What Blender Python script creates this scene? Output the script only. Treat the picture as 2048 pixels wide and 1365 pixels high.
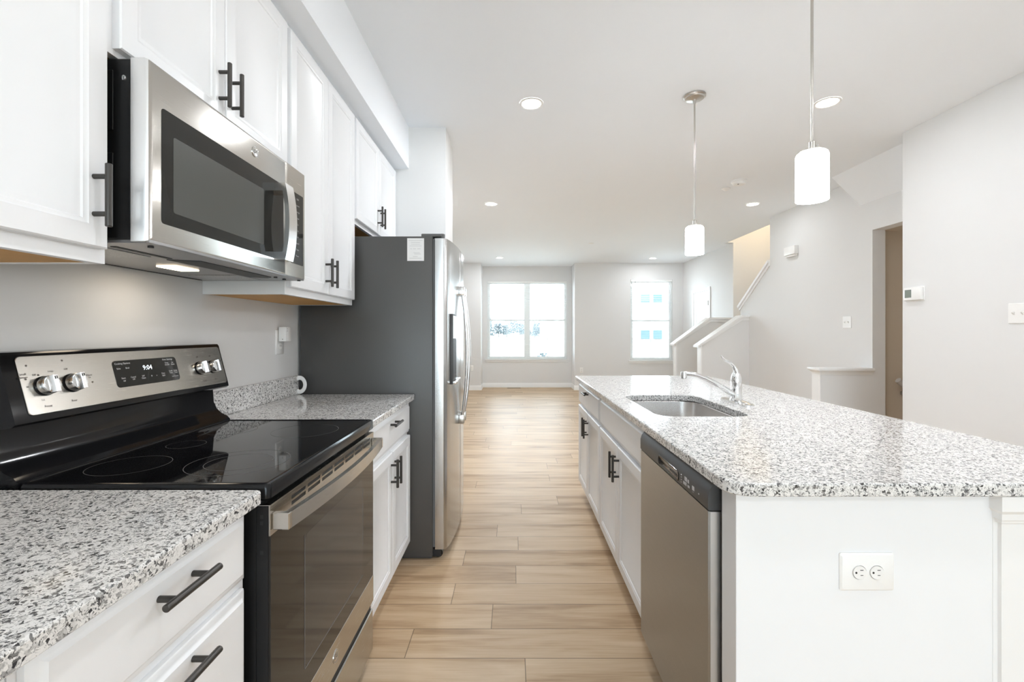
import bpy, bmesh, math, random
from mathutils import Vector, Matrix

# ---------------------------------------------------------------- clearing
for o in list(bpy.data.objects):
    bpy.data.objects.remove(o, do_unlink=True)
SC = bpy.context.scene
COL = SC.collection

# ---------------------------------------------------------------- camera
CAM_H = 1.25
cd = bpy.data.cameras.new('camera')
cd.sensor_width = 36.0
cd.lens = 910.0 / 2048.0 * 36.0
cd.shift_x = -2.0 / 2048.0
cd.shift_y = -17.5 / 2048.0
cd.clip_start = 0.05
cd.clip_end = 600
cam = bpy.data.objects.new('camera', cd)
cam.location = (0, 0, CAM_H)
cam.rotation_euler = (math.radians(90), 0, 0)
COL.objects.link(cam)
SC.camera = cam

# ---------------------------------------------------------------- world, exposure
W = bpy.data.worlds.new('daylight')
SC.world = W
W.use_nodes = True
wn = W.node_tree
wn.nodes.clear()
wo = wn.nodes.new('ShaderNodeOutputWorld')
wb = wn.nodes.new('ShaderNodeBackground')
wb.inputs['Color'].default_value = (0.76, 0.88, 1.0, 1)
wb.inputs['Strength'].default_value = 4.5
wn.links.new(wb.outputs[0], wo.inputs[0])
SC.view_settings.view_transform = 'Standard'
SC.view_settings.look = 'None'
SC.view_settings.gamma = 1.0
SC.view_settings.use_curve_mapping = False
SC.view_settings.exposure = 0.49
SC.cycles.use_denoising = True
SC.cycles.max_bounces = 14
SC.cycles.diffuse_bounces = 12
SC.cycles.glossy_bounces = 5
SC.cycles.transparent_max_bounces = 12
SC.cycles.sample_clamp_indirect = 6.0
SC.cycles.caustics_reflective = False
SC.cycles.caustics_refractive = False


def lamp(name, kind, loc, energy, color=(1, 1, 1), rot=(0, 0, 0), **kw):
    d = bpy.data.lights.new(name, kind)
    d.energy = energy
    d.color = color
    portal = kw.pop('portal', False)
    for k, v in kw.items():
        setattr(d, k, v)
    if portal:
        d.cycles.is_portal = True
    o = bpy.data.objects.new(name, d)
    o.location = loc
    o.rotation_euler = rot
    COL.objects.link(o)
    return o


R90 = math.radians(90)
# portals that guide the daylight through two windows and the added rear opening (they emit nothing)
lamp('portal_far', 'AREA', (0.32, 10.36, 1.52), 1, rot=(-R90, 0, 0), shape='RECTANGLE', size=1.8, size_y=1.75, portal=True)
lamp('portal_side', 'AREA', (2.985, 9.86, 1.52), 1, rot=(-R90, 0, 0), shape='RECTANGLE', size=0.9, size_y=1.75, portal=True)
lamp('portal_rear_fill', 'AREA', (0.9, -5.65, 1.2), 1, rot=(R90, 0, 0), shape='RECTANGLE', size=3.6, size_y=2.3, portal=True)
# added fill light in an unseen opening behind the camera
lamp('rear_fill_light', 'AREA', (0.9, -5.55, 1.25), 50, (0.78, 0.905, 1.0), rot=(R90, 0, 0), shape='RECTANGLE', size=3.5, size_y=2.2)
# daylight through the two living room windows, aimed into the room
lamp('window_daylight_a', 'AREA', (0.32, 10.42, 1.52), 48, (0.78, 0.905, 1.0), rot=(-R90, 0, 0), shape='RECTANGLE', size=1.75, size_y=1.7)
lamp('window_daylight_b', 'AREA', (2.985, 9.95, 1.52), 24, (0.78, 0.905, 1.0), rot=(-R90, 0, 0), shape='RECTANGLE', size=0.86, size_y=1.7)
# lamp upstairs over the open stairwell (warm)
lamp('stairwell_lamp', 'POINT', (4.0, 6.6, 4.0), 24, (1.0, 0.78, 0.52), shadow_soft_size=0.15)

lamp('passage_lamp', 'POINT', (5.2, 3.85, 1.7), 4, (1.0, 0.80, 0.58), shadow_soft_size=0.08)

# ================================================================ helpers
def nt(m):
    m.use_nodes = True
    return m.node_tree.nodes, m.node_tree.links


def bsdf(m):
    return m.node_tree.nodes['Principled BSDF']


def mat(name, col, rough=0.5, metal=0.0, spec=0.5, coat=0.0, emit=None, estr=0.0, noise=0.0, nscale=8.0):
    m = bpy.data.materials.new(name)
    N, L = nt(m)
    b = bsdf(m)
    b.inputs['Base Color'].default_value = (*col, 1)
    b.inputs['Roughness'].default_value = rough
    b.inputs['Metallic'].default_value = metal
    b.inputs['Specular IOR Level'].default_value = spec
    b.inputs['Coat Weight'].default_value = coat
    b.inputs['Coat Roughness'].default_value = 0.05
    if emit:
        b.inputs['Emission Color'].default_value = (*emit, 1)
        b.inputs['Emission Strength'].default_value = estr
    if noise:
        tc = N.new('ShaderNodeTexCoord')
        n = N.new('ShaderNodeTexNoise')
        n.inputs['Scale'].default_value = nscale
        n.inputs['Detail'].default_value = 3
        L.new(tc.outputs['Object'], n.inputs['Vector'])
        mx = N.new('ShaderNodeMixRGB')
        mx.inputs[1].default_value = (*[c * (1 - noise) for c in col], 1)
        mx.inputs[2].default_value = (*[min(1, c * (1 + noise)) for c in col], 1)
        L.new(n.outputs['Fac'], mx.inputs[0])
        L.new(mx.outputs[0], b.inputs['Base Color'])
    return m


def brushed(name, col, rough, axis, depth=0.04, stretch=60.0, metal=1.0, scale=14.0, rvar=0.08):
    """brushed metal: fine grain running along one axis"""
    m = mat(name, col, rough, metal)
    N, L = nt(m)
    b = bsdf(m)
    tc = N.new('ShaderNodeTexCoord')
    mp = N.new('ShaderNodeMapping')
    s = [stretch, stretch, stretch]
    s[axis] = 1.0
    mp.inputs['Scale'].default_value = s
    n = N.new('ShaderNodeTexNoise')
    n.inputs['Scale'].default_value = scale
    n.inputs['Detail'].default_value = 2
    L.new(tc.outputs['Object'], mp.inputs['Vector'])
    L.new(mp.outputs[0], n.inputs['Vector'])
    mr = N.new('ShaderNodeMapRange')
    mr.inputs['To Min'].default_value = rough - rvar
    mr.inputs['To Max'].default_value = rough + rvar
    L.new(n.outputs['Fac'], mr.inputs['Value'])
    L.new(mr.outputs[0], b.inputs['Roughness'])
    bp = N.new('ShaderNodeBump')
    bp.inputs['Strength'].default_value = depth
    bp.inputs['Distance'].default_value = 0.001
    L.new(n.outputs['Fac'], bp.inputs['Height'])
    L.new(bp.outputs[0], b.inputs['Normal'])
    return m


def granite(name):
    m = mat(name, (0.6, 0.59, 0.57), 0.09, 0, 0.5)
    N, L = nt(m)
    b = bsdf(m)
    tc = N.new('ShaderNodeTexCoord')
    # warped coordinates give irregular grains
    nw = N.new('ShaderNodeTexNoise')
    nw.inputs['Scale'].default_value = 90
    nw.inputs['Detail'].default_value = 3
    L.new(tc.outputs['Object'], nw.inputs['Vector'])
    va = N.new('ShaderNodeVectorMath'); va.operation = 'MULTIPLY_ADD'
    va.inputs[1].default_value = (0.012, 0.012, 0.012)
    L.new(nw.outputs['Color'], va.inputs[0])
    L.new(tc.outputs['Object'], va.inputs[2])
    v1 = N.new('ShaderNodeTexVoronoi')
    v1.inputs['Scale'].default_value = 215
    L.new(va.outputs[0], v1.inputs['Vector'])
    sp = N.new('ShaderNodeSeparateColor')
    L.new(v1.outputs['Color'], sp.inputs[0])
    r1 = N.new('ShaderNodeValToRGB')
    r1.color_ramp.interpolation = 'LINEAR'
    e = r1.color_ramp.elements
    e[0].position = 0.0; e[0].color = (0.045, 0.045, 0.05, 1)
    e[1].position = 1.0; e[1].color = (0.84, 0.83, 0.815, 1)
    for p, c in ((0.06, (0.13, 0.13, 0.13)), (0.15, (0.36, 0.355, 0.35)), (0.32, (0.66, 0.655, 0.645)), (0.48, (0.78, 0.775, 0.765))):
        x = e.new(p); x.color = (*c, 1)
    L.new(sp.outputs[0], r1.inputs[0])
    # fine second grain
    n2 = N.new('ShaderNodeTexNoise')
    n2.inputs['Scale'].default_value = 330
    n2.inputs['Detail'].default_value = 4
    n2.inputs['Roughness'].default_value = 0.7
    L.new(va.outputs[0], n2.inputs['Vector'])
    r2 = N.new('ShaderNodeValToRGB')
    e = r2.color_ramp.elements
    e[0].position = 0.405; e[0].color = (0.02, 0.03, 0.035, 1)
    e[1].position = 0.465; e[1].color = (1, 1, 1, 1)
    L.new(n2.outputs['Fac'], r2.inputs[0])
    n3 = N.new('ShaderNodeTexNoise')
    n3.inputs['Scale'].default_value = 38
    n3.inputs['Detail'].default_value = 2
    L.new(tc.outputs['Object'], n3.inputs['Vector'])
    r3 = N.new('ShaderNodeValToRGB')
    e = r3.color_ramp.elements
    e[0].position = 0.36; e[0].color = (0.25, 0.25, 0.25, 1)
    e[1].position = 0.55; e[1].color = (1, 1, 1, 1)
    L.new(n3.outputs['Fac'], r3.inputs[0])
    mx = N.new('ShaderNodeMixRGB'); mx.blend_type = 'MULTIPLY'
    L.new(r3.outputs[0], mx.inputs[0])
    L.new(r1.outputs[0], mx.inputs[1])
    L.new(r2.outputs[0], mx.inputs[2])
    L.new(mx.outputs[0], b.inputs['Base Color'])
    return m


def wood_floor(name):
    m = mat(name, (0.5, 0.36, 0.24), 0.32, 0, 0.22)
    N, L = nt(m)
    b = bsdf(m)
    uv = N.new('ShaderNodeUVMap'); uv.uv_map = 'plank'
    rnd = N.new('ShaderNodeUVMap'); rnd.uv_map = 'rand'
    s1 = N.new('ShaderNodeSeparateXYZ'); L.new(uv.outputs[0], s1.inputs[0])
    s2 = N.new('ShaderNodeSeparateXYZ'); L.new(rnd.outputs[0], s2.inputs[0])

    def math_(op, a, bb=None, c=None):
        n = N.new('ShaderNodeMath'); n.operation = op
        for i, v in enumerate((a, bb, c)):
            if v is None:
                continue
            if isinstance(v, (int, float)):
                n.inputs[i].default_value = v
            else:
                L.new(v, n.inputs[i])
        return n.outputs[0]

    def comb(x, y, z):
        n = N.new('ShaderNodeCombineXYZ')
        for i, v in enumerate((x, y, z)):
            if isinstance(v, (int, float)):
                n.inputs[i].default_value = v
            else:
                L.new(v, n.inputs[i])
        return n.outputs[0]
    u, v = s1.outputs[0], s1.outputs[1]
    ra, rb = s2.outputs[0], s2.outputs[1]
    # broad figure
    vec = comb(math_('MULTIPLY_ADD', u, 1.6, math_('MULTIPLY', ra, 50)), math_('MULTIPLY_ADD', v, 13, math_('MULTIPLY', rb, 40)), 0)
    n1 = N.new('ShaderNodeTexNoise'); n1.inputs['Scale'].default_value = 1.0; n1.inputs['Detail'].default_value = 4
    n1.inputs['Distortion'].default_value = 0.6
    L.new(vec, n1.inputs['Vector'])
    # fine grain
    vec2 = comb(math_('MULTIPLY_ADD', u, 5, math_('MULTIPLY', rb, 50)), math_('MULTIPLY', v, 230), ra)
    n2 = N.new('ShaderNodeTexNoise'); n2.inputs['Scale'].default_value = 1.0; n2.inputs['Detail'].default_value = 3
    L.new(vec2, n2.inputs['Vector'])
    r = N.new('ShaderNodeValToRGB')
    e = r.color_ramp.elements
    e[0].position = 0.30; e[0].color = (0.340, 0.225, 0.130, 1)
    e[1].position = 0.72; e[1].color = (0.640, 0.500, 0.350, 1)
    x = e.new(0.48); x.color = (0.520, 0.375, 0.238, 1)
    fac = math_('ADD', math_('MULTIPLY_ADD', n2.outputs['Fac'], 0.30, math_('MULTIPLY', n1.outputs['Fac'], 0.85)), math_('MULTIPLY_ADD', ra, 0.16, -0.16))
    L.new(fac, r.inputs[0])
    # seams: distance to the plank rim (rim UVs: v in 0..w, u in 0..len, length carried in a third map)
    dim = N.new('ShaderNodeUVMap'); dim.uv_map = 'size'
    s3 = N.new('ShaderNodeSeparateXYZ'); L.new(dim.outputs[0], s3.inputs[0])
    du = math_('MINIMUM', u, math_('SUBTRACT', s3.outputs[0], u))
    dv = math_('MINIMUM', v, math_('SUBTRACT', s3.outputs[1], v))
    d = math_('MINIMUM', du, dv)
    mr = N.new('ShaderNodeMapRange')
    mr.inputs['From Min'].default_value = 0.0006
    mr.inputs['From Max'].default_value = 0.0022
    mr.inputs['To Min'].default_value = 0.30
    mr.inputs['To Max'].default_value = 1.0
    L.new(d, mr.inputs['Value'])
    mx = N.new('ShaderNodeMixRGB'); mx.blend_type = 'MULTIPLY'; mx.inputs[0].default_value = 1
    cc = comb(mr.outputs[0], mr.outputs[0], mr.outputs[0])
    L.new(r.outputs[0], mx.inputs[1]); L.new(cc, mx.inputs[2])
    L.new(mx.outputs[0], b.inputs['Base Color'])
    rr = N.new('ShaderNodeMapRange')
    rr.inputs['To Min'].default_value = 0.38; rr.inputs['To Max'].default_value = 0.50
    L.new(n1.outputs['Fac'], rr.inputs['Value']); L.new(rr.outputs[0], b.inputs['Roughness'])
    bp = N.new('ShaderNodeBump'); bp.inputs['Strength'].default_value = 0.35; bp.inputs['Distance'].default_value = 0.001
    L.new(math_('MULTIPLY_ADD', n2.outputs['Fac'], 0.35, mr.outputs[0]), bp.inputs['Height'])
    L.new(bp.outputs[0], b.inputs['Normal'])
    return m


def glass_thin(name):
    m = bpy.data.materials.new(name)
    N, L = nt(m)
    N.clear()
    out = N.new('ShaderNodeOutputMaterial')
    t = N.new('ShaderNodeBsdfTransparent'); t.inputs[0].default_value = (0.97, 0.985, 0.98, 1)
    g = N.new('ShaderNodeBsdfGlossy'); g.inputs['Roughness'].default_value = 0.02
    mx = N.new('ShaderNodeMixShader')
    fr = N.new('ShaderNodeFresnel'); fr.inputs['IOR'].default_value = 1.45
    L.new(fr.outputs[0], mx.inputs[0]); L.new(t.outputs[0], mx.inputs[1]); L.new(g.outputs[0], mx.inputs[2])
    L.new(mx.outputs[0], out.inputs[0])
    return m


M = {}
M['paint'] = mat('cabinet_white_paint', (0.855, 0.870, 0.890), 0.36, noise=0.006)
M['wall'] = mat('wall_paint_warm_grey', (0.755, 0.758, 0.758), 0.6, noise=0.01, nscale=3)
M['wall_tan'] = mat('wall_beige', (0.56, 0.49, 0.40), 0.6, noise=0.01, nscale=3)  # darker beige tone for the passage walls
M['ceil'] = mat('ceiling_flat_white', (0.875, 0.905, 0.94), 0.8, noise=0.006, nscale=3)
M['trim'] = mat('trim_gloss_white', (0.86, 0.865, 0.865), 0.35, noise=0.004)
M['plastic'] = mat('white_plastic', (0.86, 0.86, 0.85), 0.28)
M['plastic_warm'] = mat('slightly_warm_white_plastic', (0.80, 0.79, 0.77), 0.35)
M['granite'] = granite('speckled_grey_granite')
M['floor'] = wood_floor('wood_look_planks')
M['steel_h'] = brushed('brushed_stainless_lengthwise', (0.52, 0.50, 0.465), 0.24, 1, depth=0.05)
M['steel_fridge'] = brushed('brushed_stainless_fridge', (0.56, 0.56, 0.56), 0.22, 1, depth=0.06)
M['steel_sink'] = brushed('satin_sink_steel', (0.70, 0.68, 0.665), 0.25, 0, depth=0.01, rvar=0.02)
M['steel_dw'] = brushed('brushed_stainless_dishwasher', (0.385, 0.39, 0.385), 0.33, 1, depth=0.06)
M['steel_side_lit'] = brushed('stainless_side_lit', (0.80, 0.80, 0.80), 0.34, 2, depth=0.02)  # lighter copy of the stainless, bright reflection painted into its colour
M['nickel'] = brushed('brushed_nickel', (0.55, 0.53, 0.50), 0.30, 2, depth=0.02)
M['chrome'] = mat('polished_chrome', (0.86, 0.87, 0.88), 0.07, 1.0)
M['chrome_satin'] = mat('satin_chrome', (0.78, 0.78, 0.78), 0.2, 1.0)
M['slate'] = mat('textured_dark_grey_steel', (0.064, 0.0625, 0.061), 0.40, 0.0, 0.65, noise=0.10, nscale=500)
M['black'] = mat('black_enamel', (0.009, 0.009, 0.010), 0.12, 0, 0.28)
M['black_matte'] = mat('black_matte_plastic', (0.014, 0.014, 0.015), 0.5)
M['black_glass'] = mat('black_ceramic_glass', (0.006, 0.006, 0.007), 0.035, 0, 0.6)
M['oven_glass'] = mat('smoked_oven_glass', (0.022, 0.021, 0.019), 0.06, 0, 0.42)
M['oven_glass_in'] = mat('oven_window_lighter_glass', (0.045, 0.043, 0.040), 0.07, 0, 0.42)
M['mw_glass'] = mat('microwave_dark_glass', (0.018, 0.019, 0.018), 0.06, 0, 0.35)
M['mw_mesh'] = mat('microwave_window_screen', (0.066, 0.069, 0.063), 0.30, 0, 0.35, noise=0.25, nscale=900)
M['charcoal'] = mat('charcoal_plastic', (0.055, 0.056, 0.058), 0.42)
M['dark_side'] = mat('dark_painted_steel', (0.013, 0.013, 0.0135), 0.3, 0, 0.3)
M['gasket'] = mat('grey_rubber', (0.12, 0.12, 0.12), 0.6)
M['handle'] = mat('dark_bronze_pull', (0.060, 0.056, 0.052), 0.34, 0.55)
M['orange_wood'] = mat('raw_birch_underside', (0.60, 0.33, 0.105), 0.6, noise=0.15, nscale=6)
M['mark'] = mat('grey_burner_print', (0.13, 0.13, 0.13), 0.25)
M['print'] = mat('dark_printed_legend', (0.09, 0.08, 0.07), 0.5)
M['print_white'] = mat('white_printed_legend', (0.75, 0.76, 0.78), 0.5)
M['print_grey'] = mat('pale_grey_print', (0.50, 0.50, 0.52), 0.6)
M['digit'] = mat('lit_clock_digits', (0.8, 0.9, 1.0), 0.5, emit=(0.85, 0.93, 1.0), estr=1.3)
M['paper'] = mat('white_paper_label', (0.84, 0.84, 0.84), 0.6)
M['lens'] = mat('lit_downlight_lens', (1, 1, 1), 0.4, emit=(1.0, 0.93, 0.82), estr=9)
M['shade'] = mat('lit_opal_glass', (1, 1, 1), 0.25, emit=(0.97, 0.98, 1.0), estr=20)
M['hoodlens'] = mat('lit_hood_lens', (1, 1, 1), 0.4, emit=(1.0, 0.80, 0.55), estr=7)
M['filter'] = mat('aluminium_mesh_filter', (0.42, 0.42, 0.42), 0.38, 0.9, noise=0.6, nscale=260)
M['hood_under'] = mat('hood_underside_grey', (0.30, 0.30, 0.305), 0.3, 0.7)
M['screen'] = mat('thermostat_lcd', (0.22, 0.25, 0.22), 0.25)
M['glass'] = glass_thin('window_glass')
M['vinyl'] = mat('white_vinyl_frame', (0.90, 0.92, 0.92), 0.4)
M['slat'] = mat('white_blind_slat', (0.88, 0.89, 0.88), 0.5)
M['siding'] = mat('white_lap_siding', (0.80, 0.80, 0.79), 0.7)
M['ext_glass'] = mat('pale_blue_window_pane', (0.11, 0.185, 0.21), 0.3)
M['roof'] = mat('grey_roof_shingle', (0.35, 0.35, 0.37), 0.8, noise=0.2, nscale=4)
M['lawn'] = mat('pale_winter_lawn', (0.60, 0.60, 0.50), 0.9, noise=0.12, nscale=0.6)
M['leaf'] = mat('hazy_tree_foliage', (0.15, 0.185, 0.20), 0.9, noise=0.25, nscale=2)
M['bark'] = mat('grey_bark', (0.30, 0.28, 0.27), 0.9, noise=0.2, nscale=3)
M['rail'] = mat('grey_painted_handrail', (0.50, 0.48, 0.46), 0.4)
M['carpet'] = mat('beige_stair_carpet', (0.50, 0.45, 0.38), 0.95, noise=0.15, nscale=120)
M['vent'] = mat('brown_metal_register', (0.20, 0.15, 0.10), 0.5)


class MB:
    """collects geometry in world coordinates, then links it as ONE mesh object"""
    def __init__(self):
        self.bm = bmesh.new()
        self.mi = 0

    def _mark(self, faces):
        for f in faces:
            f.material_index = self.mi

    def face(self, pts):
        vs = [self.bm.verts.new(p) for p in pts]
        f = self.bm.faces.new(vs)
        f.material_index = self.mi
        return f

    def box(self, x0, x1, y0, y1, z0, z1, bevel=0.0, seg=1):
        if x0 > x1: x0, x1 = x1, x0
        if y0 > y1: y0, y1 = y1, y0
        if z0 > z1: z0, z1 = z1, z0
        bm = self.bm
        v = [bm.verts.new((x, y, z)) for x in (x0, x1) for y in (y0, y1) for z in (z0, z1)]
        q = [(0, 1, 3, 2), (4, 6, 7, 5), (0, 4, 5, 1), (2, 3, 7, 6), (0, 2, 6, 4), (1, 5, 7, 3)]
        fs = [bm.faces.new([v[i] for i in t]) for t in q]
        self._mark(fs)
        if bevel > 0:
            es = list({e for f in fs for e in f.edges})
            r = bmesh.ops.bevel(bm, geom=es, offset=bevel, segments=seg, profile=0.5, affect='EDGES', clamp_overlap=True)
            self._mark(r['faces'])
        return self

    def loft(self, rings, cap0=True, cap1=True, closed=True):
        bm = self.bm
        R = [[bm.verts.new(p) for p in ring] for ring in rings]
        n = len(R[0])
        for a, b in zip(R[:-1], R[1:]):
            for i in range(n if closed else n - 1):
                j = (i + 1) % n
                f = bm.faces.new((a[i], a[j], b[j], b[i]))
                f.material_index = self.mi
        if cap0:
            f = bm.faces.new(R[0][::-1]); f.material_index = self.mi
        if cap1:
            f = bm.faces.new(R[-1]); f.material_index = self.mi
        return self

    def prism_y(self, prof, y0, y1):
        """profile of (x,z) swept along y"""
        return self.loft([[(x, y0, z) for x, z in prof], [(x, y1, z) for x, z in prof]])

    def prism_x(self, prof, x0, x1):
        return self.loft([[(x0, y, z) for y, z in prof], [(x1, y, z) for y, z in prof]])

    def prism_z(self, prof, z0, z1):
        return self.loft([[(x, y, z0) for x, y in prof], [(x, y, z1) for x, y in prof]])

    def tube(self, pts, rad, n=16, flat=1.0, up=None, caps=True):
        pts = [Vector(p) for p in pts]
        if isinstance(rad, (int, float)):
            rad = [rad] * len(pts)
        rings = []
        prev = None
        for i, p in enumerate(pts):
            if i == 0: t = pts[1] - p
            elif i == len(pts) - 1: t = p - pts[i - 1]
            else: t = (pts[i + 1] - pts[i - 1])
            t.normalize()
            if prev is None:
                ref = Vector(up) if up else (Vector((0, 0, 1)) if abs(t.z) < 0.9 else Vector((0, 1, 0)))
                a = (ref - t * ref.dot(t)).normalized()
            else:
                a = (prev - t * prev.dot(t)).normalized()
            prev = a
            b = t.cross(a)
            rings.append([tuple(p + a * (math.cos(q) * rad[i]) + b * (math.sin(q) * rad[i] * flat)) for q in [2 * math.pi * k / n for k in range(n)]])
        return self.loft(rings, caps, caps)

    def cyl(self, p0, p1, r, n=24, bev=0.0):
        p0, p1 = Vector(p0), Vector(p1)
        if bev:
            d = (p1 - p0).normalized()
            return self.tube([p0, p0 + d * bev * 0.01, p0 + d * bev, p1 - d * bev, p1 - d * bev * 0.01, p1], [r - bev, r - bev, r, r, r - bev, r - bev], n)
        return self.tube([p0, p1], r, n)

    def lathe(self, prof, c, axis='z', n=32, cap0=True, cap1=True):
        """prof = [(r, h)] turned about the axis through c"""
        rings = []
        for r, h in prof:
            ring = []
            for k in range(n):
                q = 2 * math.pi * k / n
                a, b = math.cos(q) * r, math.sin(q) * r
                if axis == 'z': ring.append((c[0] + a, c[1] + b, c[2] + h))
                elif axis == 'x': ring.append((c[0] + h, c[1] + a, c[2] + b))
                else: ring.append((c[0] + a, c[1] + h, c[2] + b))
            rings.append(ring)
        return self.loft(rings, cap0, cap1)

    def text(self, s, size, origin, xd, yd, align='CENTER', lift=0.0):
        cu = bpy.data.curves.new('t', 'FONT')
        cu.body = s
        cu.size = size
        cu.align_x = align
        cu.align_y = 'CENTER'
        cu.resolution_u = 2
        cu.extrude = 0.0
        ob = bpy.data.objects.new('t', cu)
        me = bpy.data.meshes.new_from_object(ob)
        xd, yd = Vector(xd).normalized(), Vector(yd).normalized()
        zd = xd.cross(yd)
        o = Vector(origin) + zd * lift
        vs = [self.bm.verts.new(o + xd * v.co.x + yd * v.co.y) for v in me.vertices]
        for p in me.polygons:
            try:
                f = self.bm.faces.new([vs[i] for i in p.vertices])
                f.material_index = self.mi
            except ValueError:
                pass
        bpy.data.objects.remove(ob)
        bpy.data.curves.remove(cu)
        bpy.data.meshes.remove(me)
        return self

    def build(self, name, mats, parent=None, smooth=True, normals=True, loc=None, sharp=32):
        if normals:
            bmesh.ops.recalc_face_normals(self.bm, faces=self.bm.faces[:])
        me = bpy.data.meshes.new(name)
        if parent is not None:
            off = world_of(parent)
        elif loc is not None:
            off = Vector(loc)
        else:
            off = Vector((0, 0, 0))
        bmesh.ops.translate(self.bm, verts=self.bm.verts[:], vec=-off)
        self.bm.to_mesh(me)
        self.bm.free()
        for m in (mats if isinstance(mats, (list, tuple)) else [mats]):
            me.materials.append(m)
        if smooth:
            for p in me.polygons:
                p.use_smooth = True
            me.set_sharp_from_angle(angle=math.radians(sharp))
        o = bpy.data.objects.new(name, me)
        COL.objects.link(o)
        if parent is not None:
            o.parent = parent
        else:
            o.location = off
        return o


def world_of(o):
    v = Vector((0, 0, 0))
    while o is not None:
        v += Vector(o.location)
        o = o.parent
    return v


def tag(o, label, cat, group=None, kind=None):
    o['label'] = label
    o['category'] = cat
    if group: o['group'] = group
    if kind: o['kind'] = kind
    return o


def thing(name, label, cat, loc, group=None):
    o = bpy.data.objects.new(name, None)
    o.empty_display_size = 0.1
    o.location = loc
    COL.objects.link(o)
    return tag(o, label, cat, group)


def struct(name, mb, m, label=None, cat=None, **kw):
    o = mb.build(name, m, **kw)
    o['kind'] = 'structure'
    if label:
        o['label'] = label
        o['category'] = cat or name.split('_')[0]
    return o


def rr(x0, x1, y0, y1, r, n=5):
    """rounded rectangle, counter-clockwise list of (x,y)"""
    rs = r if isinstance(r, (list, tuple)) else [r] * 4      # order: x1y0, x1y1, x0y1, x0y0
    out = []
    for (cx, cy, a0), q in zip(((x1, y0, -90), (x1, y1, 0), (x0, y1, 90), (x0, y0, 180)), rs):
        q = max(q, 1e-5)
        ccx = cx - q if cx == x1 else cx + q
        ccy = cy - q if cy == y0 - 0 and False else (cy + q if cy == y0 else cy - q)
        for k in range(n + 1):
            a = math.radians(a0 + 90 * k / n)
            out.append((ccx + q * math.cos(a), ccy + q * math.sin(a)))
    return out


def wall_holes(mb, axis, at, th, u0, u1, z0, z1, holes):
    """wall slab in plane axis=at..at+th, spanning u and z, leaving rectangular holes (ua,ub,za,zb)"""
    us = sorted({u0, u1, *[h[0] for h in holes], *[h[1] for h in holes]})
    zs = sorted({z0, z1, *[h[2] for h in holes], *[h[3] for h in holes]})
    for a, b in zip(us[:-1], us[1:]):
        for c, d in zip(zs[:-1], zs[1:]):
            mu, mz = (a + b) / 2, (c + d) / 2
            if any(h[0] < mu < h[1] and h[2] < mz < h[3] for h in holes):
                continue
            if axis == 'y': mb.box(a, b, at, at + th, c, d)
            else: mb.box(at, at + th, a, b, c, d)


# ================================================================ the room shell
H = 2.743
XL = -1.182          # left wall
XR = 2.92            # right wall beside the island
XS = 3.35            # wall in front of the stairs
Y1 = 9.81            # front wall of the living room
YA = 10.31           # back of the window alcove
YB = -5.6            # wall behind the camera

# floor: planks across the room, one mesh
def build_floor():
    bm = bmesh.new()
    uv = bm.loops.layers.uv.new('plank')
    rn = bm.loops.layers.uv.new('rand')
    sz = bm.loops.layers.uv.new('size')
    rng = random.Random(11)
    joints = {0: -0.416, -1: 0.046, 1: -0.092, 2: -0.285, 3: 0.015, 4: -0.27, 5: 0.03, 6: -0.10, -2: -0.35}
    w, Lp = 0.173, 1.22
    x0, x1 = XL - 0.02, 4.62
    k0 = int(math.floor((YB - 1.743) / w))
    k1 = int(math.ceil((YA + 0.02 - 1.743) / w))
    for k in range(k0, k1):
        ya, yb = 1.743 + w * k, 1.743 + w * (k + 1)
        j = joints.get(k, rng.uniform(-0.6, 0.6))
        s = j - Lp * math.ceil((j - x0) / Lp)
        while s < x1:
            a, b = max(s, x0), min(s + Lp, x1)
            if b - a > 1e-4:
                ra, rb = rng.random(), rng.random()
                vs = [bm.verts.new(p) for p in ((a, ya, 0), (b, ya, 0), (b, yb, 0), (a, yb, 0))]
                f = bm.faces.new(vs)
                for l, (uu, vv) in zip(f.loops, ((a - s, 0), (b - s, 0), (b - s, w), (a - s, w))):
                    l[uv].uv = (uu, vv)
                    l[rn].uv = (ra, rb)
                    l[sz].uv = (Lp, w)
            s += Lp
    # thickness below the planks
    me = bpy.data.meshes.new('floor')
    bm.to_mesh(me); bm.free()
    me.materials.append(M['floor'])
    o = bpy.data.objects.new('floor', me)
    COL.objects.link(o)
    o['kind'] = 'structure'
    o['label'] = 'light brown wood plank floor laid across the kitchen and living room'
    o['category'] = 'floor'
build_floor()

mb = MB()
mb.box(XL - 0.2, 3.56, 5.93, YA + 0.15, H, H + 0.12)
mb.box(XL - 0.2, 4.9, YB - 0.2, 5.93, H, H + 0.12)
mb.box(3.56, 4.9, 7.69, YA + 0.15, H, H + 0.12)
struct('ceiling', mb, M['ceil'], 'flat white ceiling with round recessed lights', 'ceiling')

mb = MB(); mb.box(XL - 0.12, XL, YB, YA + 0.1, 0, H)
struct('wall_left', mb, M['wall'], 'left kitchen wall behind the range and under the wall cabinets', 'wall')
mb = MB(); mb.box(XR, XS + 0.12, YB, 3.41, 0, H)
struct('wall_right', mb, M['wall'], 'pale right wall carrying the thermostat', 'wall')
mb = MB(); wall_holes(mb, 'y', YB - 0.12, 0.12, XL - 0.12, XR + 0.5, 0, H, [(-0.9, 2.7, 0.05, 2.35)])  # rear opening added to let fill light in
struct('wall_back', mb, M['wall'], 'kitchen wall behind the camera with an opening added for fill light', 'wall')
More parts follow.
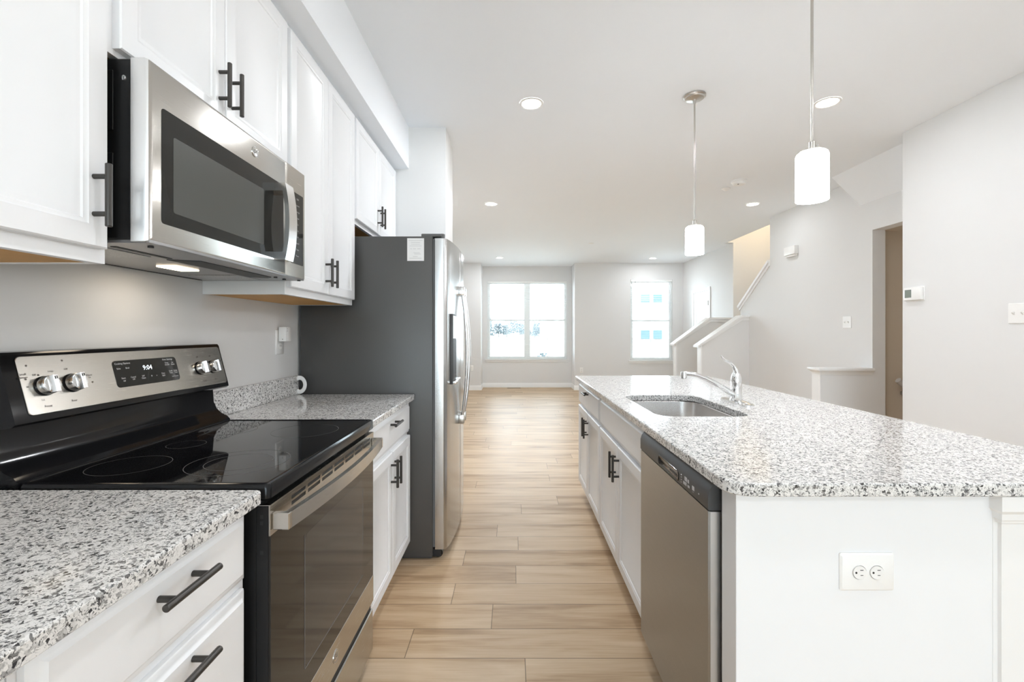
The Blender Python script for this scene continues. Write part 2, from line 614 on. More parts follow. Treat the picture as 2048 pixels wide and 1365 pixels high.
# wall in front of the stairs: full height with the basement stair opening, sloped lower piece further on
mb = MB()
wall_holes(mb, 'x', XS, 0.12, 3.41, 5.93, 0, H, [(3.41, 4.24, 0, 2.204)])
mb.prism_x([(5.93, 0), (5.93, 2.155), (6.46, 1.79), (6.70, 1.605), (6.70, 0)], XS, XS + 0.12)
struct('wall_stair', mb, M['wall'], 'pale wall in front of the stairs with a tall opening and a sloping end', 'wall')
# living room right wall
mb = MB(); mb.box(3.665, 3.785, 7.57, YA, 0, H)
struct('wall_far_right', mb, M['wall'], 'bright far right living room wall with a white door', 'wall')
# front wall pieces and alcove
mb = MB(); mb.box(XL, -0.69, Y1, YA + 0.12, 0, H)
struct('wall_front_left', mb, M['wall'], 'narrow grey wall piece left of the window alcove', 'wall')
mb = MB()
wall_holes(mb, 'y', Y1, 0.12, 1.33, 3.785, 0, H, [(2.533, 3.439, 0.641, 2.387)])
mb.box(1.33, 1.45, Y1 + 0.12, YA + 0.12, 0, H)
struct('wall_front_right', mb, M['wall'], 'grey living room wall with the single window', 'wall')
mb = MB(); wall_holes(mb, 'y', YA, 0.12, -0.69, 1.33, 0, H, [(-0.581, 1.224, 0.638, 2.406)])
struct('wall_front_alcove', mb, M['wall'], 'recessed alcove wall around the double window', 'wall')
# column beyond the fridge
mb = MB(); mb.box(XL, -0.49, 3.315, 3.69, 0, H)
struct('wall_column', mb, M['wall'], 'white wall stub standing beyond the refrigerator', 'wall')
# bulkhead over the wall cabinets
mb = MB(); mb.box(XL, -0.759, YB, 3.315, 2.4395, H)
struct('wall_bulkhead', mb, M['ceil'], 'long boxed bulkhead above the wall cabinets', 'bulkhead')
# boxed duct with a sloping face over the stair opening
mb = MB(); mb.prism_y([(3.075, H), (XS, H), (XS, 2.474)], 3.41, 4.39)
struct('ceiling_slope', mb, M['ceil'], 'sloping boxed soffit between ceiling and stair wall', 'soffit')
# stair shaft going up
mb = MB()
mb.box(4.55, 4.67, 5.2, 7.69, 0, 4.6)
mb.box(3.785, 4.67, 7.57, 7.69, 0, 4.6)
mb.box(3.5605, 3.785, 7.57, 7.6895, 2.7435, 4.6)
mb.box(3.56, 4.67, 5.08, 5.2, 2.863, 4.6)
mb.box(3.44, 3.56, 5.08, 7.69, 2.863, 4.6)
mb.box(3.44, 4.67, 5.08, 7.69, 4.6, 4.7)
struct('wall_stairwell', mb, M['wall'], 'warmly lit stairwell walls rising through the ceiling', 'wall')
# basement stair passage
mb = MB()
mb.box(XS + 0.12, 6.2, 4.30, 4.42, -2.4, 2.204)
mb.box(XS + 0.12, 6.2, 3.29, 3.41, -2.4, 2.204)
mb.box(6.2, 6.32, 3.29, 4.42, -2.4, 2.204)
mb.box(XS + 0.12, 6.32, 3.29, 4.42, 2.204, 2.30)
struct('wall_basement_passage', mb, M['wall_tan'], 'beige passage walls beyond the tall opening', 'wall')

# stairs: six steps up behind the half walls
mb = MB()
for i in range(6):
    mb.box(2.70 + 0.27 * i if i < 3 else 3.51, 2.97 + 0.27 * i if i < 3 else 4.55, 6.60, 7.40, 0 if i < 3 else 0.0, 0.185 * (min(i, 3) + 1))
for i in range(5):
    mb.box(3.49, 4.55, 6.58 - 0.27 * (i + 1), 6.58 - 0.27 * i, 0, 0.74 + 0.185 * (i + 1))
struct('staircase', mb, M['carpet'], 'carpeted stairs rising behind the sloped half walls', 'staircase')

# half walls with caps
def half_wall(name, label, y0, y1, prof, ext, flat_to):
    mb = MB()
    mb.prism_y(prof, y0, y1)
    o = struct(name, mb, M['wall'], label, 'half wall')
    return o

# nearer stair half wall (face at Y=6.46)
XA0, XAf = 2.683, 3.24
za, zf = 1.052, 1.463
half_wall('wall_half_near', 'nearer sloped half wall beside the stairs', 6.46, 6.58, [(XA0, 0), (XS, 0), (XS, zf), (XAf, zf), (XA0, za + 0.035)], 0, XS)
half_wall('wall_half_far', 'farther sloped half wall beside the stairs', 7.42, 7.54, [(2.675, 0), (3.665, 0), (3.665, zf), (3.20, zf), (2.675, za + 0.035)], 0, 3.665)

def cap_run(name, label, y0, y1, x0, xf, x1, zl, zf):
    t = 0.028
    mb = MB()
    sl = (zf - zl) / (xf - x0)
    prof = [(x0 - 0.065, zl - 0.065 * sl + 0.03), (xf, zf), (x1, zf), (x1, zf + t), (xf - 0.004, zf + t), (x0 - 0.065, zl - 0.065 * sl + 0.03 + t)]
    mb.prism_y(prof, y0 - 0.03, y1 + 0.03)
    # cove moulding under the cap
    prof2 = [(x0 - 0.02, zl + 0.002), (xf + 0.012, zf - 0.045), (x1, zf - 0.045), (x1, zf), (xf, zf), (x0 - 0.02, zl + 0.045)]
    mb.prism_y(prof2, y0 - 0.014, y1 + 0.014)
    # white end board
    mb.box(x0 - 0.018, x0, y0 - 0.002, y1 + 0.002, 0, zl + 0.03)
    struct(name, mb, M['trim'], label, 'trim')
cap_run('trim_1', 'white sloping cap on the nearer half wall', 6.46, 6.58, XA0, XAf, XS, za, zf)
cap_run('trim_2', 'white sloping cap on the farther half wall', 7.42, 7.54, 2.675, 3.20, 3.665, za, zf)
# steep cap on the sloping end of the stair wall
mb = MB()
mb.prism_x([(5.93, 2.155), (6.72, 1.605), (6.74, 1.635), (5.93, 2.195)], XS - 0.035, XS + 0.15)
mb.prism_x([(5.93, 2.115), (6.72, 1.565), (6.72, 1.605), (5.93, 2.155)], XS - 0.016, XS)
struct('trim_3', mb, M['trim'], 'steep white cap on the sloping end of the stair wall', 'trim')
# low guard wall by the tall opening
mb = MB(); mb.box(2.866, XS, 4.24, 4.352, 0, 0.892)
struct('wall_guard', mb, M['wall'], 'low guard wall beside the tall opening', 'half wall')
mb = MB()
mb.box(2.83, XS, 4.205, 4.385, 0.892, 0.917, 0.005, 2)
mb.loft([rrp for rrp in ([(2.866 - a, 4.24 - a, z), (XS, 4.24 - a, z), (XS, 4.352 + a, z), (2.866 - a, 4.352 + a, z)] for a, z in ((0.004, 0.852), (0.008, 0.866), (0.010, 0.872), (0.020, 0.884), (0.024, 0.892)))])
mb.box(2.860, 2.866, 4.238, 4.354, 0, 0.852)
struct('trim_4', mb, M['trim'], 'white moulded cap on the low guard wall', 'trim')

# baseboards
def base_x(name, x0, x1, y, sgn, label):
    mb = MB()
    y = y
    pr = [(0, 0), (sgn * 0.014, 0), (sgn * 0.014, 0.085), (sgn * 0.006, 0.10), (0, 0.10)]
    mb.prism_x([(y + a, z) for a, z in pr], x0, x1)
    struct(name, mb, M['trim'], label, 'baseboard')

def base_y(name, y0, y1, x, sgn, label):
    mb = MB()
    pr = [(0, 0), (sgn * 0.014, 0), (sgn * 0.014, 0.085), (sgn * 0.006, 0.10), (0, 0.10)]
    mb.prism_y([(x + a, z) for a, z in pr], y0, y1)
    struct(name, mb, M['trim'], label, 'baseboard')
base_x('baseboard_front_left', XL, -0.676, Y1, -1, 'white baseboard left of the alcove')
base_x('baseboard_alcove', -0.69, 1.33, YA, -1, 'white baseboard under the double window')
base_x('baseboard_front_right', 1.316, 3.665, Y1, -1, 'white baseboard under the single window')
base_y('baseboard_alcove_left', Y1, YA, -0.69, 1, 'white baseboard on the alcove left side')
base_y('baseboard_alcove_right', Y1, YA, 1.33, -1, 'white baseboard on the alcove right side')
base_y('baseboard_left', 3.69, Y1, XL, 1, 'white baseboard along the left living room wall')
base_y('baseboard_right', YB, 3.41, XR, -1, 'white baseboard along the right wall')
base_y('baseboard_stair', 4.352, 6.46, XS, -1, 'white baseboard along the stair wall')
base_x('baseboard_column', XL, -0.49, 3.69, 1, 'white baseboard on the far side of the wall stub')

# floor register by the far wall
mb = MB(); mb.box(-0.13, 0.17, 10.13, 10.23, 0.0005, 0.005, 0.001)
for i in range(12):
    mb.box(-0.118 + i * 0.024, -0.106 + i * 0.024, 10.14, 10.22, 0.005, 0.0065)
tag(mb.build('floor_register', M['vent']), 'small brown floor register under the double window', 'vent')

# ================================================================ windows
def dh_window(name, label, x0, x1, z0, z1, yin, units, zm, zh):
    """white vinyl double-hung units set in the wall"""
    root = bpy.data.objects.new(name, None)
    root.location = ((x0 + x1) / 2, yin, z0)
    COL.objects.link(root)
    root['kind'] = 'structure'; root['label'] = label; root['category'] = 'window'
    ya, yb = yin + 0.045, yin + 0.10
    fr = MB()
    f = 0.028
    fr.box(x0, x1, ya, yb, z1 - f, z1); fr.box(x0, x1, ya, yb, z0, z0 + f)
    fr.box(x0, x0 + f, ya, yb, z0 + f, z1 - f); fr.box(x1 - f, x1, ya, yb, z0 + f, z1 - f)
    ws = (x1 - x0) / units
    for i in range(1, units):
        c = x0 + ws * i
        fr.box(c - 0.036, c + 0.036, ya, yb, z0 + f, z1 - f)
    fr.build('window_frame', M['vinyl'], root)
    for i in range(units):
        a = x0 + ws * i + (f if i == 0 else 0.036)
        b = x0 + ws * (i + 1) - (f if i == units - 1 else 0.036)
        for lo, (za_, zb_, yy) in enumerate(((z0 + f, zm + 0.02, ya + 0.008), (zm - 0.02, z1 - f, ya + 0.030))):
            s = MB()
            g = 0.032
            s.box(a, b, yy, yy + 0.02, zb_ - g, zb_); s.box(a, b, yy, yy + 0.02, za_, za_ + g)
            s.box(a, a + g, yy, yy + 0.02, za_ + g, zb_ - g); s.box(b - g, b, yy, yy + 0.02, za_ + g, zb_ - g)
            c = (a + b) / 2
            if lo == 0:
                s.box(c - 0.007, c + 0.007, yy + 0.006, yy + 0.014, za_ + g, zb_ - g)
                s.box(a + g, b - g, yy + 0.0065, yy + 0.0135, zh - 0.007, zh + 0.007)
            so = s.build('sash', M['vinyl'], root)
            p = MB(); p.box(a + g - 0.003, b - g + 0.003, yy + 0.008, yy + 0.012, za_ + g - 0.003, zb_ - g + 0.003)
            p.build('pane', M['glass'], so)
    # stool and apron
    s = MB()
    s.box(x0 - 0.045, x1 + 0.045, yin - 0.035, yin, z0 - 0.022, z0 + 0.002, 0.004, 2)
    s.box(x0, x1, yin, ya, z0 - 0.001, z0 + 0.002)
    s.box(x0 - 0.03, x1 + 0.03, yin - 0.012, yin, z0 - 0.065, z0 - 0.022, 0.003, 1)
    s.build('window_sill', M['trim'], root)
    return root
dh_window('window_1', 'white double window with two side by side sashes in the alcove', -0.581, 1.224, 0.638, 2.406, YA, 2, 1.525, 1.10)
dh_window('window_2', 'white single window on the wall right of the alcove', 2.533, 3.439, 0.641, 2.387, Y1, 1, 1.50, 1.10)
w3 = dh_window('window_rear_fill', 'wide unseen glazing added behind the camera to let in fill light', -0.9, 2.7, 0.05, 2.35, YB - 0.12, 2, 1.3, 0.7)  # unseen glazing, added for the fill light

def blind(label, x0, x1, z0, z1, y, wand):
    r = thing('window_blind', label, 'blind', ((x0 + x1) / 2, y, z0), 'white slat blinds in the living room windows')
    m = MB(); m.box(x0, x1, y - 0.022, y + 0.018, z1 - 0.04, z1, 0.002)
    m.build('headrail', M['slat'], r)
    m = MB()
    n = int((z1 - 0.06 - z0 - 0.03) / 0.046)
    for i in range(n):
        z = z0 + 0.04 + i * 0.046
        m.box(x0 + 0.004, x1 - 0.004, y - 0.018, y + 0.018, z, z + 0.0012)
    m.build('slats', M['slat'], r)
    m = MB(); m.box(x0 + 0.002, x1 - 0.002, y - 0.018, y + 0.018, z0 + 0.004, z0 + 0.022, 0.003)
    m.build('bottom_rail', M['slat'], r)
    m = MB(); m.cyl((wand, y - 0.026, z1 - 0.04), (wand, y - 0.026, z1 - 0.66), 0.004, 8)
    m.build('tilt_wand', M['gasket'] if x0 > 2 else M['slat'], r)
blind('white blind covering the left half of the double window', -0.575, 0.318, 0.642, 2.404, YA + 0.018, -0.50)
blind('white blind covering the right half of the double window', 0.325, 1.218, 0.642, 2.404, YA + 0.018, 0.40)
blind('white blind with a dark tilt wand in the single window', 2.539, 3.433, 0.645, 2.385, Y1 + 0.018, 2.635)

# ================================================================ door in the far right wall
def room_door():
    root = bpy.data.objects.new('door_1', None)
    root.location = (3.665, 8.86, 0)
    COL.objects.link(root)
    root['kind'] = 'structure'; root['label'] = 'white panel door with white casing in the far right wall'; root['category'] = 'door'
    y0, y1, z1 = 8.50, 9.20, 2.035
    x = 3.665
    m = MB()
    prof = lambda a: [(x - 0.018, a)]
    m.box(x - 0.018, x, y0 - 0.065, y0, 0, z1 + 0.065, 0.004)
    m.box(x - 0.018, x, y1, y1 + 0.065, 0, z1 + 0.065, 0.004)
    m.box(x - 0.018, x, y0, y1, z1, z1 + 0.065, 0.004)
    m.build('door_casing', M['trim'], root)
    m = MB()
    m.box(x - 0.010, x + 0.0, y0 + 0.003, y1 - 0.003, 0.008, z1 - 0.003)
    for za_, zb_ in ((0.22, 0.92), (1.05, 1.90)):
        for ya_, yb_ in ((y0 + 0.11, (y0 + y1) / 2 - 0.04), ((y0 + y1) / 2 + 0.04, y1 - 0.11)):
            m.loft([[(x - 0.010 - d, ya_ + i, za_ + i), (x - 0.010 - d, yb_ - i, za_ + i), (x - 0.010 - d, yb_ - i, zb_ - i), (x - 0.010 - d, ya_ + i, zb_ - i)] for i, d in ((0, 0.0), (0.006, 0.005), (0.016, 0.0055), (0.022, 0.001), (0.04, 0.003))], cap0=False)
    d = m.build('door_leaf', M['trim'], root)
    for hz in (0.25, 1.03, 1.80):
        m = MB(); m.cyl((x - 0.022, y0 + 0.004, hz - 0.045), (x - 0.022, y0 + 0.004, hz + 0.045), 0.008, 10)
        m.build('hinge', M['nickel'], d)
    m = MB()
    m.lathe([(0.026, 0), (0.026, -0.006), (0.010, -0.012), (0.010, -0.035), (0.024, -0.045), (0.027, -0.058), (0.018, -0.068)], (x - 0.010, y1 - 0.065, 0.95), 'x', 20)
    m.build('door_knob', M['nickel'], d)
room_door()

# ================================================================ cabinets
def panel_front(mb, side, xf, y0, y1, z0, z1, rings, depth=0.019):
    """panel whose outer face is at x=xf, facing side (+1 = +X, -1 = -X); rings = (inset, drop)"""
    R = [[(xf - side * depth, y0, z0), (xf - side * depth, y1, z0), (xf - side * depth, y1, z1), (xf - side * depth, y0, z1)]]
    for i, d in rings:
        R.append([(xf - side * d, y0 + i, z0 + i), (xf - side * d, y1 - i, z0 + i), (xf - side * d, y1 - i, z1 - i), (xf - side * d, y0 + i, z1 - i)])
    mb.loft(R)

DOOR_RINGS = [(0, 0.003), (0.003, 0.0), (0.044, 0.0), (0.047, 0.0025), (0.053, 0.0035), (0.056, 0.0065), (0.062, 0.0072), (0.066, 0.0095)]
DRAWER_RINGS = [(0, 0.010), (0.003, 0.0075), (0.010, 0.006), (0.014, 0.0035), (0.018, 0.0)]

def pull(parent, side, xf, y, z, vertical, L=0.128, cc=0.076):
    """bar pull with two posts, standing 28 mm off the face"""
    m = MB()
    xb = xf + side * 0.030
    r = 0.0062
    if vertical:
        m.cyl((xb, y, z - L / 2), (xb, y, z + L / 2), r, 16, 0.0012)
        ps = [(y, z - cc / 2), (y, z + cc / 2)]
    else:
        m.cyl((xb, y - L / 2, z), (xb, y + L / 2, z), r, 16, 0.0012)
        ps = [(y - cc / 2, z), (y + cc / 2, z)]
    for py, pz in ps:
        m.cyl((xf, py, pz), (xb, py, pz), 0.0052, 14)
    return m.build('handle', M['handle'], parent)

def cab_door(root, side, xf, y0, y1, z0, z1, hy, hz):
    m = MB()
    panel_front(m, side, xf, y0, y1, z0, z1, DOOR_RINGS)
    d = m.build('door', M['paint'], root)
    if hy is not None:
        pull(d, side, xf, hy, hz, True)
    return d

def cab_drawer(root, side, xf, y0, y1, z0, z1, hz, handle=True, hy=None):
    m = MB()
    panel_front(m, side, xf, y0, y1, z0, z1, DRAWER_RINGS)
    d = m.build('drawer' if handle else 'false_drawer_front', M['paint'], root)
    if handle:
        pull(d, side, xf, hy or (y0 + y1) / 2, hz, False)
    return d

def base_body(root, side, xwall, xf, y0, y1, z1=0.8835):
    m = MB()
    xb = xf - side * 0.0195       # face frame plane
    m.box(xwall, xb, y0, y1, 0.105, z1)
    m.build('cabinet_body', M['paint'], root)
    m = MB()
    m.box(xwall, xb - side * 0.062, y0, y1, 0.0, 0.105)
    m.build('toe_kick', M['paint'], root)

FL = -0.554      # left door faces
XW = XL + 0.001
# far-left base cabinet between range and fridge
Y_R0, Y_R1 = 0.985, 1.725       # range
c = thing('base_cabinet', 'white base cabinet with drawer over two doors between range and refrigerator', 'cabinet', (-0.87, 2.10, 0), 'white base cabinets')
base_body(c, 1, XW, FL, Y_R1 + 0.012, 2.462)
cab_drawer(c, 1, FL, 1.745, 2.453, 0.716, 0.868, 0.830)
cab_door(c, 1, FL, 1.745, 2.097, 0.122, 0.698, 2.068, 0.607)
cab_door(c, 1, FL, 2.101, 2.453, 0.122, 0.698, 2.130, 0.607)
# near drawer base
c = thing('base_cabinet', 'white drawer cabinet under the nearest countertop, left of the range', 'cabinet', (-0.87, 0.75, 0), 'white base cabinets')
base_body(c, 1, XW, FL, 0.515, 0.965)
cab_drawer(c, 1, FL, 0.525, 0.952, 0.735, 0.874, 0.832, hy=0.750)
cab_drawer(c, 1, FL, 0.525, 0.952, 0.435, 0.714, 0.684, hy=0.750)
cab_drawer(c, 1, FL, 0.525, 0.952, 0.125, 0.415, 0.384, hy=0.750)
c = thing('base_cabinet', 'white base cabinet at the very near left corner, before the drawer cabinet', 'cabinet', (-0.87, 0.05, 0), 'white base cabinets')
base_body(c, 1, XW, FL, -0.40, 0.513)
cab_drawer(c, 1, FL, -0.39, 0.50, 0.735, 0.874, 0.832)
cab_door(c, 1, FL, -0.39, 0.053, 0.122, 0.715, 0.02, 0.62)
cab_door(c, 1, FL, 0.057, 0.50, 0.122, 0.715, 0.09, 0.62)

def wall_cab(label, y0, y1, z0, z1, doors, dz0, hz, side_handles, xf=-0.849, under=True):
    c = thing('wall_cabinet', label, 'cabinet', (-1.0, (y0 + y1) / 2, z0), 'white wall cabinets')
    m = MB()
    xb = xf - 0.0195
    t = 0.016
    m.box(XW, xb, y0, y0 + t, z0, z1)
    m.box(XW, xb, y1 - t, y1, z0, z1)
    m.box(XW, xb, y0 + t, y1 - t, z1 - t, z1)
    m.box(xb - 0.019, xb, y0 + t, y1 - t, z0, z0 + 0.04)
    m.box(xb - 0.019, xb, y0 + t, y1 - t, z0 + 0.04, z1 - t)
    m.box(XW, XW + 0.008, y0 + t, y1 - t, z0 + 0.02, z1 - t)
    m.build('cabinet_body', M['paint'], c)
    m = MB(); m.box(XW + 0.002, xb - 0.0195, y0 + t + 0.0005, y1 - t - 0.0005, z0 + 0.0012, z0 + 0.012)
    o = m.build('underside_panel', M['orange_wood'], c); o['label'] = 'orange brown raw wood underside'
    for (a, b, hy) in doors:
        cab_door(c, 1, xf, a, b, dz0, z1 - 0.02, hy, hz)
    return c
Z0, Z1 = 1.395, 2.437
wall_cab('tall white wall cabinet nearest the camera, left of the microwave', 0.36, 0.968, Z0, Z1, [(0.375, 0.955, 0.922)], 1.424, 1.528, None)
wall_cab('short white wall cabinet directly above the microwave', 0.972, 1.728, 1.852, Z1, [(0.985, 1.343, 1.316), (1.347, 1.715, 1.375)], 1.865, 1.965, None)
wall_cab('tall white two door wall cabinet between microwave and refrigerator', 1.731, 2.455, Z0, Z1, [(1.743, 2.092, 2.064), (2.096, 2.443, 2.124)], 1.424, 1.520, None)
wall_cab('short white two door wall cabinet above the refrigerator', 2.458, 3.313, 1.845, Z1, [(2.470, 2.884, 2.856), (2.888, 3.300, 2.918)], 1.868, 1.975, None)

# island
FI = 0.503       # island door faces (facing -X)
XIB = 1.095
c = thing('island_cabinet', 'white sink cabinet in the island with two doors under a plain front', 'cabinet', (0.8, 2.19, 0), 'island cabinets')
m = MB(); m.box(FI + 0.0195, XIB, 1.735, 1.78, 0.105, 0.8835); m.box(FI + 0.0195, XIB, 2.475, 2.648, 0.105, 0.8835)
m.box(FI + 0.0195, FI + 0.05, 1.78, 2.475, 0.105, 0.8835); m.box(XIB - 0.05, XIB, 1.78, 2.475, 0.105, 0.8835); m.box(FI + 0.05, XIB - 0.05, 1.78, 2.475, 0.105, 0.13)
m.build('cabinet_body', M['paint'], c)
m = MB(); m.box(FI + 0.082, XIB, 1.735, 2.648, 0, 0.105); m.build('toe_kick', M['paint'], c)
cab_drawer(c, -1, FI, 1.750, 2.640, 0.716, 0.868, 0.83, False)
cab_door(c, -1, FI, 1.750, 2.193, 0.122, 0.700, 2.160, 0.602)
cab_door(c, -1, FI, 2.197, 2.640, 0.122, 0.700, 2.230, 0.602)
c = thing('island_cabinet', 'white island cabinet at the far end with a drawer over two doors', 'cabinet', (0.8, 3.07, 0), 'island cabinets')
base_body(c, -1, XIB, FI, 2.652, 3.505)
cab_drawer(c, -1, FI, 2.665, 3.492, 0.716, 0.868, 0.832)
cab_door(c, -1, FI, 2.665, 3.077, 0.122, 0.700, 3.045, 0.602)
cab_door(c, -1, FI, 3.081, 3.492, 0.122, 0.700, 3.113, 0.602)
# end panel
c = thing('island_end_panel', 'plain white end panel of the island facing the camera', 'panel', (0.8, 1.05, 0))
m = MB(); m.box(0.510, 1.097, 1.040, 1.112, 0, 0.8835, 0.0015); m.build('panel', M['paint'], c)
m = MB(); m.box(0.512, 1.080, 1.032, 1.040, 0.0, 0.09, 0.002); m.build('base_strip', M['paint'], c)
# knee wall behind the island cabinets
mb = MB(); mb.box(1.108, 1.235, 1.032, 3.505, 0, 0.8835)
struct('wall_island', mb, M['trim'], 'white knee wall forming the back of the island', 'half wall')
mb = MB()
mb.loft([[(1.108 - a, 1.032 - a, z), (1.235 + a, 1.032 - a, z), (1.235 + a, 3.505, z), (1.108 - a, 3.505, z)] for a, z in ((0.001, 0.815), (0.006, 0.818), (0.007, 0.824), (0.013, 0.828), (0.014, 0.842), (0.020, 0.850), (0.021, 0.8835))])
mb.box(1.097, 1.108, 1.040, 3.505, 0, 0.8835)
struct('trim_5', mb, M['trim'], 'white moulding round the top of the island knee wall', 'trim')

# ================================================================ countertops
def slab(mb, x0, x1, y0, y1, z0, z1, r, hole=None):
    e = 0.0045
    steps = ((0.003, z0), (0.0, z0 + 0.003), (0.0, z1 - e), (0.0014, z1 - 0.0014), (e, z1))
    def ring(x0, x1, y0, y1, r, i):
        rl = r if isinstance(r, (list, tuple)) else [r] * 4
        return rr(x0 + i, x1 - i, y0 + i, y1 - i, [max(q - i, 0.0004) for q in rl], 7)
    R = [[(x, y, z) for x, y in ring(x0, x1, y0, y1, r, i)] for i, z in steps]
    if hole is None:
        mb.loft(R)
        return
    bm = mb.bm
    def add(R):
        V = [[bm.verts.new(p) for p in rg] for rg in R]
        n = len(V[0])
        for a, b in zip(V[:-1], V[1:]):
            for i in range(n):
                bm.faces.new((a[i], a[(i + 1) % n], b[(i + 1) % n], b[i]))
        return V
    V = add(R)
    hx0, hx1, hy0, hy1, hr = hole
    Hh = [[(x, y, z) for x, y in rr(hx0 + i, hx1 - i, hy0 + i, hy1 - i, hr, 7)] for i, z in ((-0.0, z0), (0.0, z1 - 0.003), (-0.003, z1))]
    U = add(Hh)
    def edges(loop):
        out = []
        for i in range(len(loop)):
            e_ = bm.edges.get((loop[i], loop[(i + 1) % len(loop)]))
            out.append(e_)
        return out
    bmesh.ops.triangle_fill(bm, use_beauty=True, edges=edges(V[-1]) + edges(U[-1]))
    bmesh.ops.triangle_fill(bm, use_beauty=True, edges=edges(V[0]) + edges(U[0]))

ZT = 0.914
c = thing('countertop', 'speckled grey granite countertop nearest the camera, left of the range', 'countertop', (-0.86, 0.3, 0.884), 'granite countertops')
m = MB(); slab(m, XW, -0.534, -0.42, 0.972, 0.884, ZT, [0.004, 0.012, 0.003, 0.003]); m.build('counter_slab', M['granite'], c, sharp=15)
m = MB(); slab(m, XW, XW + 0.02, -0.42, 0.972, ZT, 1.016, 0.003); m.build('backsplash', M['granite'], c, sharp=15)
c = thing('countertop', 'speckled grey granite countertop between range and refrigerator', 'countertop', (-0.86, 2.1, 0.884), 'granite countertops')
m = MB(); slab(m, XW, -0.534, 1.737, 2.467, 0.884, ZT, [0.006, 0.004, 0.003, 0.003]); m.build('counter_slab', M['granite'], c, sharp=15)
m = MB(); slab(m, XW, XW + 0.02, 1.737, 2.467, ZT, 1.016, 0.003); m.build('backsplash', M['granite'], c, sharp=15)
c = thing('countertop', 'large speckled granite island countertop with a sink cutout', 'countertop', (1.0, 2.27, 0.884), 'granite countertops')
SX0, SX1, SY0, SY1 = 0.585, 0.965, 1.815, 2.440
m = MB(); slab(m, 0.481, 1.50, 1.009, 3.53, 0.884, ZT, [0.03, 0.03, 0.03, 0.055], (SX0, SX1, SY0, SY1, 0.075))
m.build('counter_slab', M['granite'], c, sharp=15)

# ================================================================ sink and faucet
c = thing('sink', 'undermount stainless sink bowl in the island countertop', 'sink', (0.775, 2.127, 0.68))
m = MB()
def sring(i, z, r): return [(x, y, z) for x, y in rr(SX0 - 0.006 + i, SX1 + 0.006 - i, SY0 - 0.006 + i, SY1 + 0.006 - i, r, 8)]
m.loft([sring(-0.02, 0.8825, 0.09), sring(-0.02, 0.8835, 0.09), sring(0.0, 0.8835, 0.078), sring(0.004, 0.878, 0.076), sring(0.012, 0.72, 0.072), sring(0.022, 0.695, 0.065), sring(0.045, 0.685, 0.05), sring(0.10, 0.682, 0.03)], cap0=False)
m.build('sink_bowl', M['steel_sink'], c)
m = MB(); m.lathe([(0.045, 0.0005), (0.043, 0.003), (0.034, 0.003), (0.030, 0.0006), (0.01, 0.0006)], (0.775, 2.127, 0.682), 'z', 28); m.build('drain', M['chrome'], c)

FX, FY = 1.065, 2.17
c = thing('faucet', 'chrome single lever kitchen faucet behind the island sink', 'faucet', (FX, FY, ZT))
m = MB()
m.loft([[(x, y, z) for x, y in rr(FX - a, FX + a, FY - b, FY + b, min(a, 0.028), 8)] for a, b, z in ((0.030, 0.130, ZT + 0.0005), (0.030, 0.130, ZT + 0.006), (0.026, 0.126, ZT + 0.010), (0.020, 0.10, ZT + 0.014), (0.018, 0.04, ZT + 0.018))])
m.build('base_plate', M['chrome'], c)
m = MB()
m.lathe([(0.030, 0.012), (0.027, 0.020), (0.0235, 0.026), (0.0235, 0.092), (0.0245, 0.096), (0.0245, 0.106), (0.023, 0.122), (0.018, 0.138), (0.010, 0.146), (0.003, 0.148)], (FX, FY, ZT), 'z', 32)
m.build('faucet_body', M['chrome'], c)
m = MB()
sp = [(-0.010, 0.040), (-0.035, 0.052), (-0.070, 0.074), (-0.110, 0.098), (-0.150, 0.118), (-0.185, 0.131), (-0.215, 0.1375), (-0.240, 0.139), (-0.256, 0.138)]
m.tube([(FX + a, FY, ZT + z) for a, z in sp], [0.0165, 0.0150, 0.0130, 0.0120, 0.0112, 0.0108, 0.0105, 0.0105, 0.010], 16, flat=1.05)
s = m.build('spout', M['chrome'], c)
m = MB(); m.lathe([(0.0125, 0.012), (0.014, 0.008), (0.014, -0.018), (0.012, -0.021), (0.009, -0.021)], (FX - 0.250, FY, ZT + 0.136), 'z', 20); m.build('aerator', M['chrome_satin'], s)
m = MB()
lv = [(0.0, 0.140), (-0.004, 0.158), (-0.014, 0.176), (-0.028, 0.190), (-0.044, 0.199), (-0.058, 0.207), (-0.068, 0.217), (-0.073, 0.226)]
m.tube([(FX + a, FY, ZT + z) for a, z in lv], [0.016, 0.013, 0.0095, 0.0080, 0.0075, 0.0068, 0.0062, 0.0050], 14, flat=0.75)
m.build('lever', M['chrome'], c)

# ================================================================ range
RXB, RXF = XW + 0.004, -0.528
RC = (Y_R0 + Y_R1) / 2
rg = thing('range', 'stainless and black electric range with glass cooktop between the countertops', 'range', (-0.85, RC, 0))
m = MB()
m.box(RXB, -0.558, Y_R0 + 0.002, Y_R1 - 0.002, 0.03, 0.882)
for yy in (Y_R0 + 0.05, Y_R1 - 0.05):
    for xx in (-1.1, -0.62):
        m.cyl((xx, yy, 0.0), (xx, yy, 0.03), 0.015, 12)
m.build('oven_body', M['dark_side'], rg)
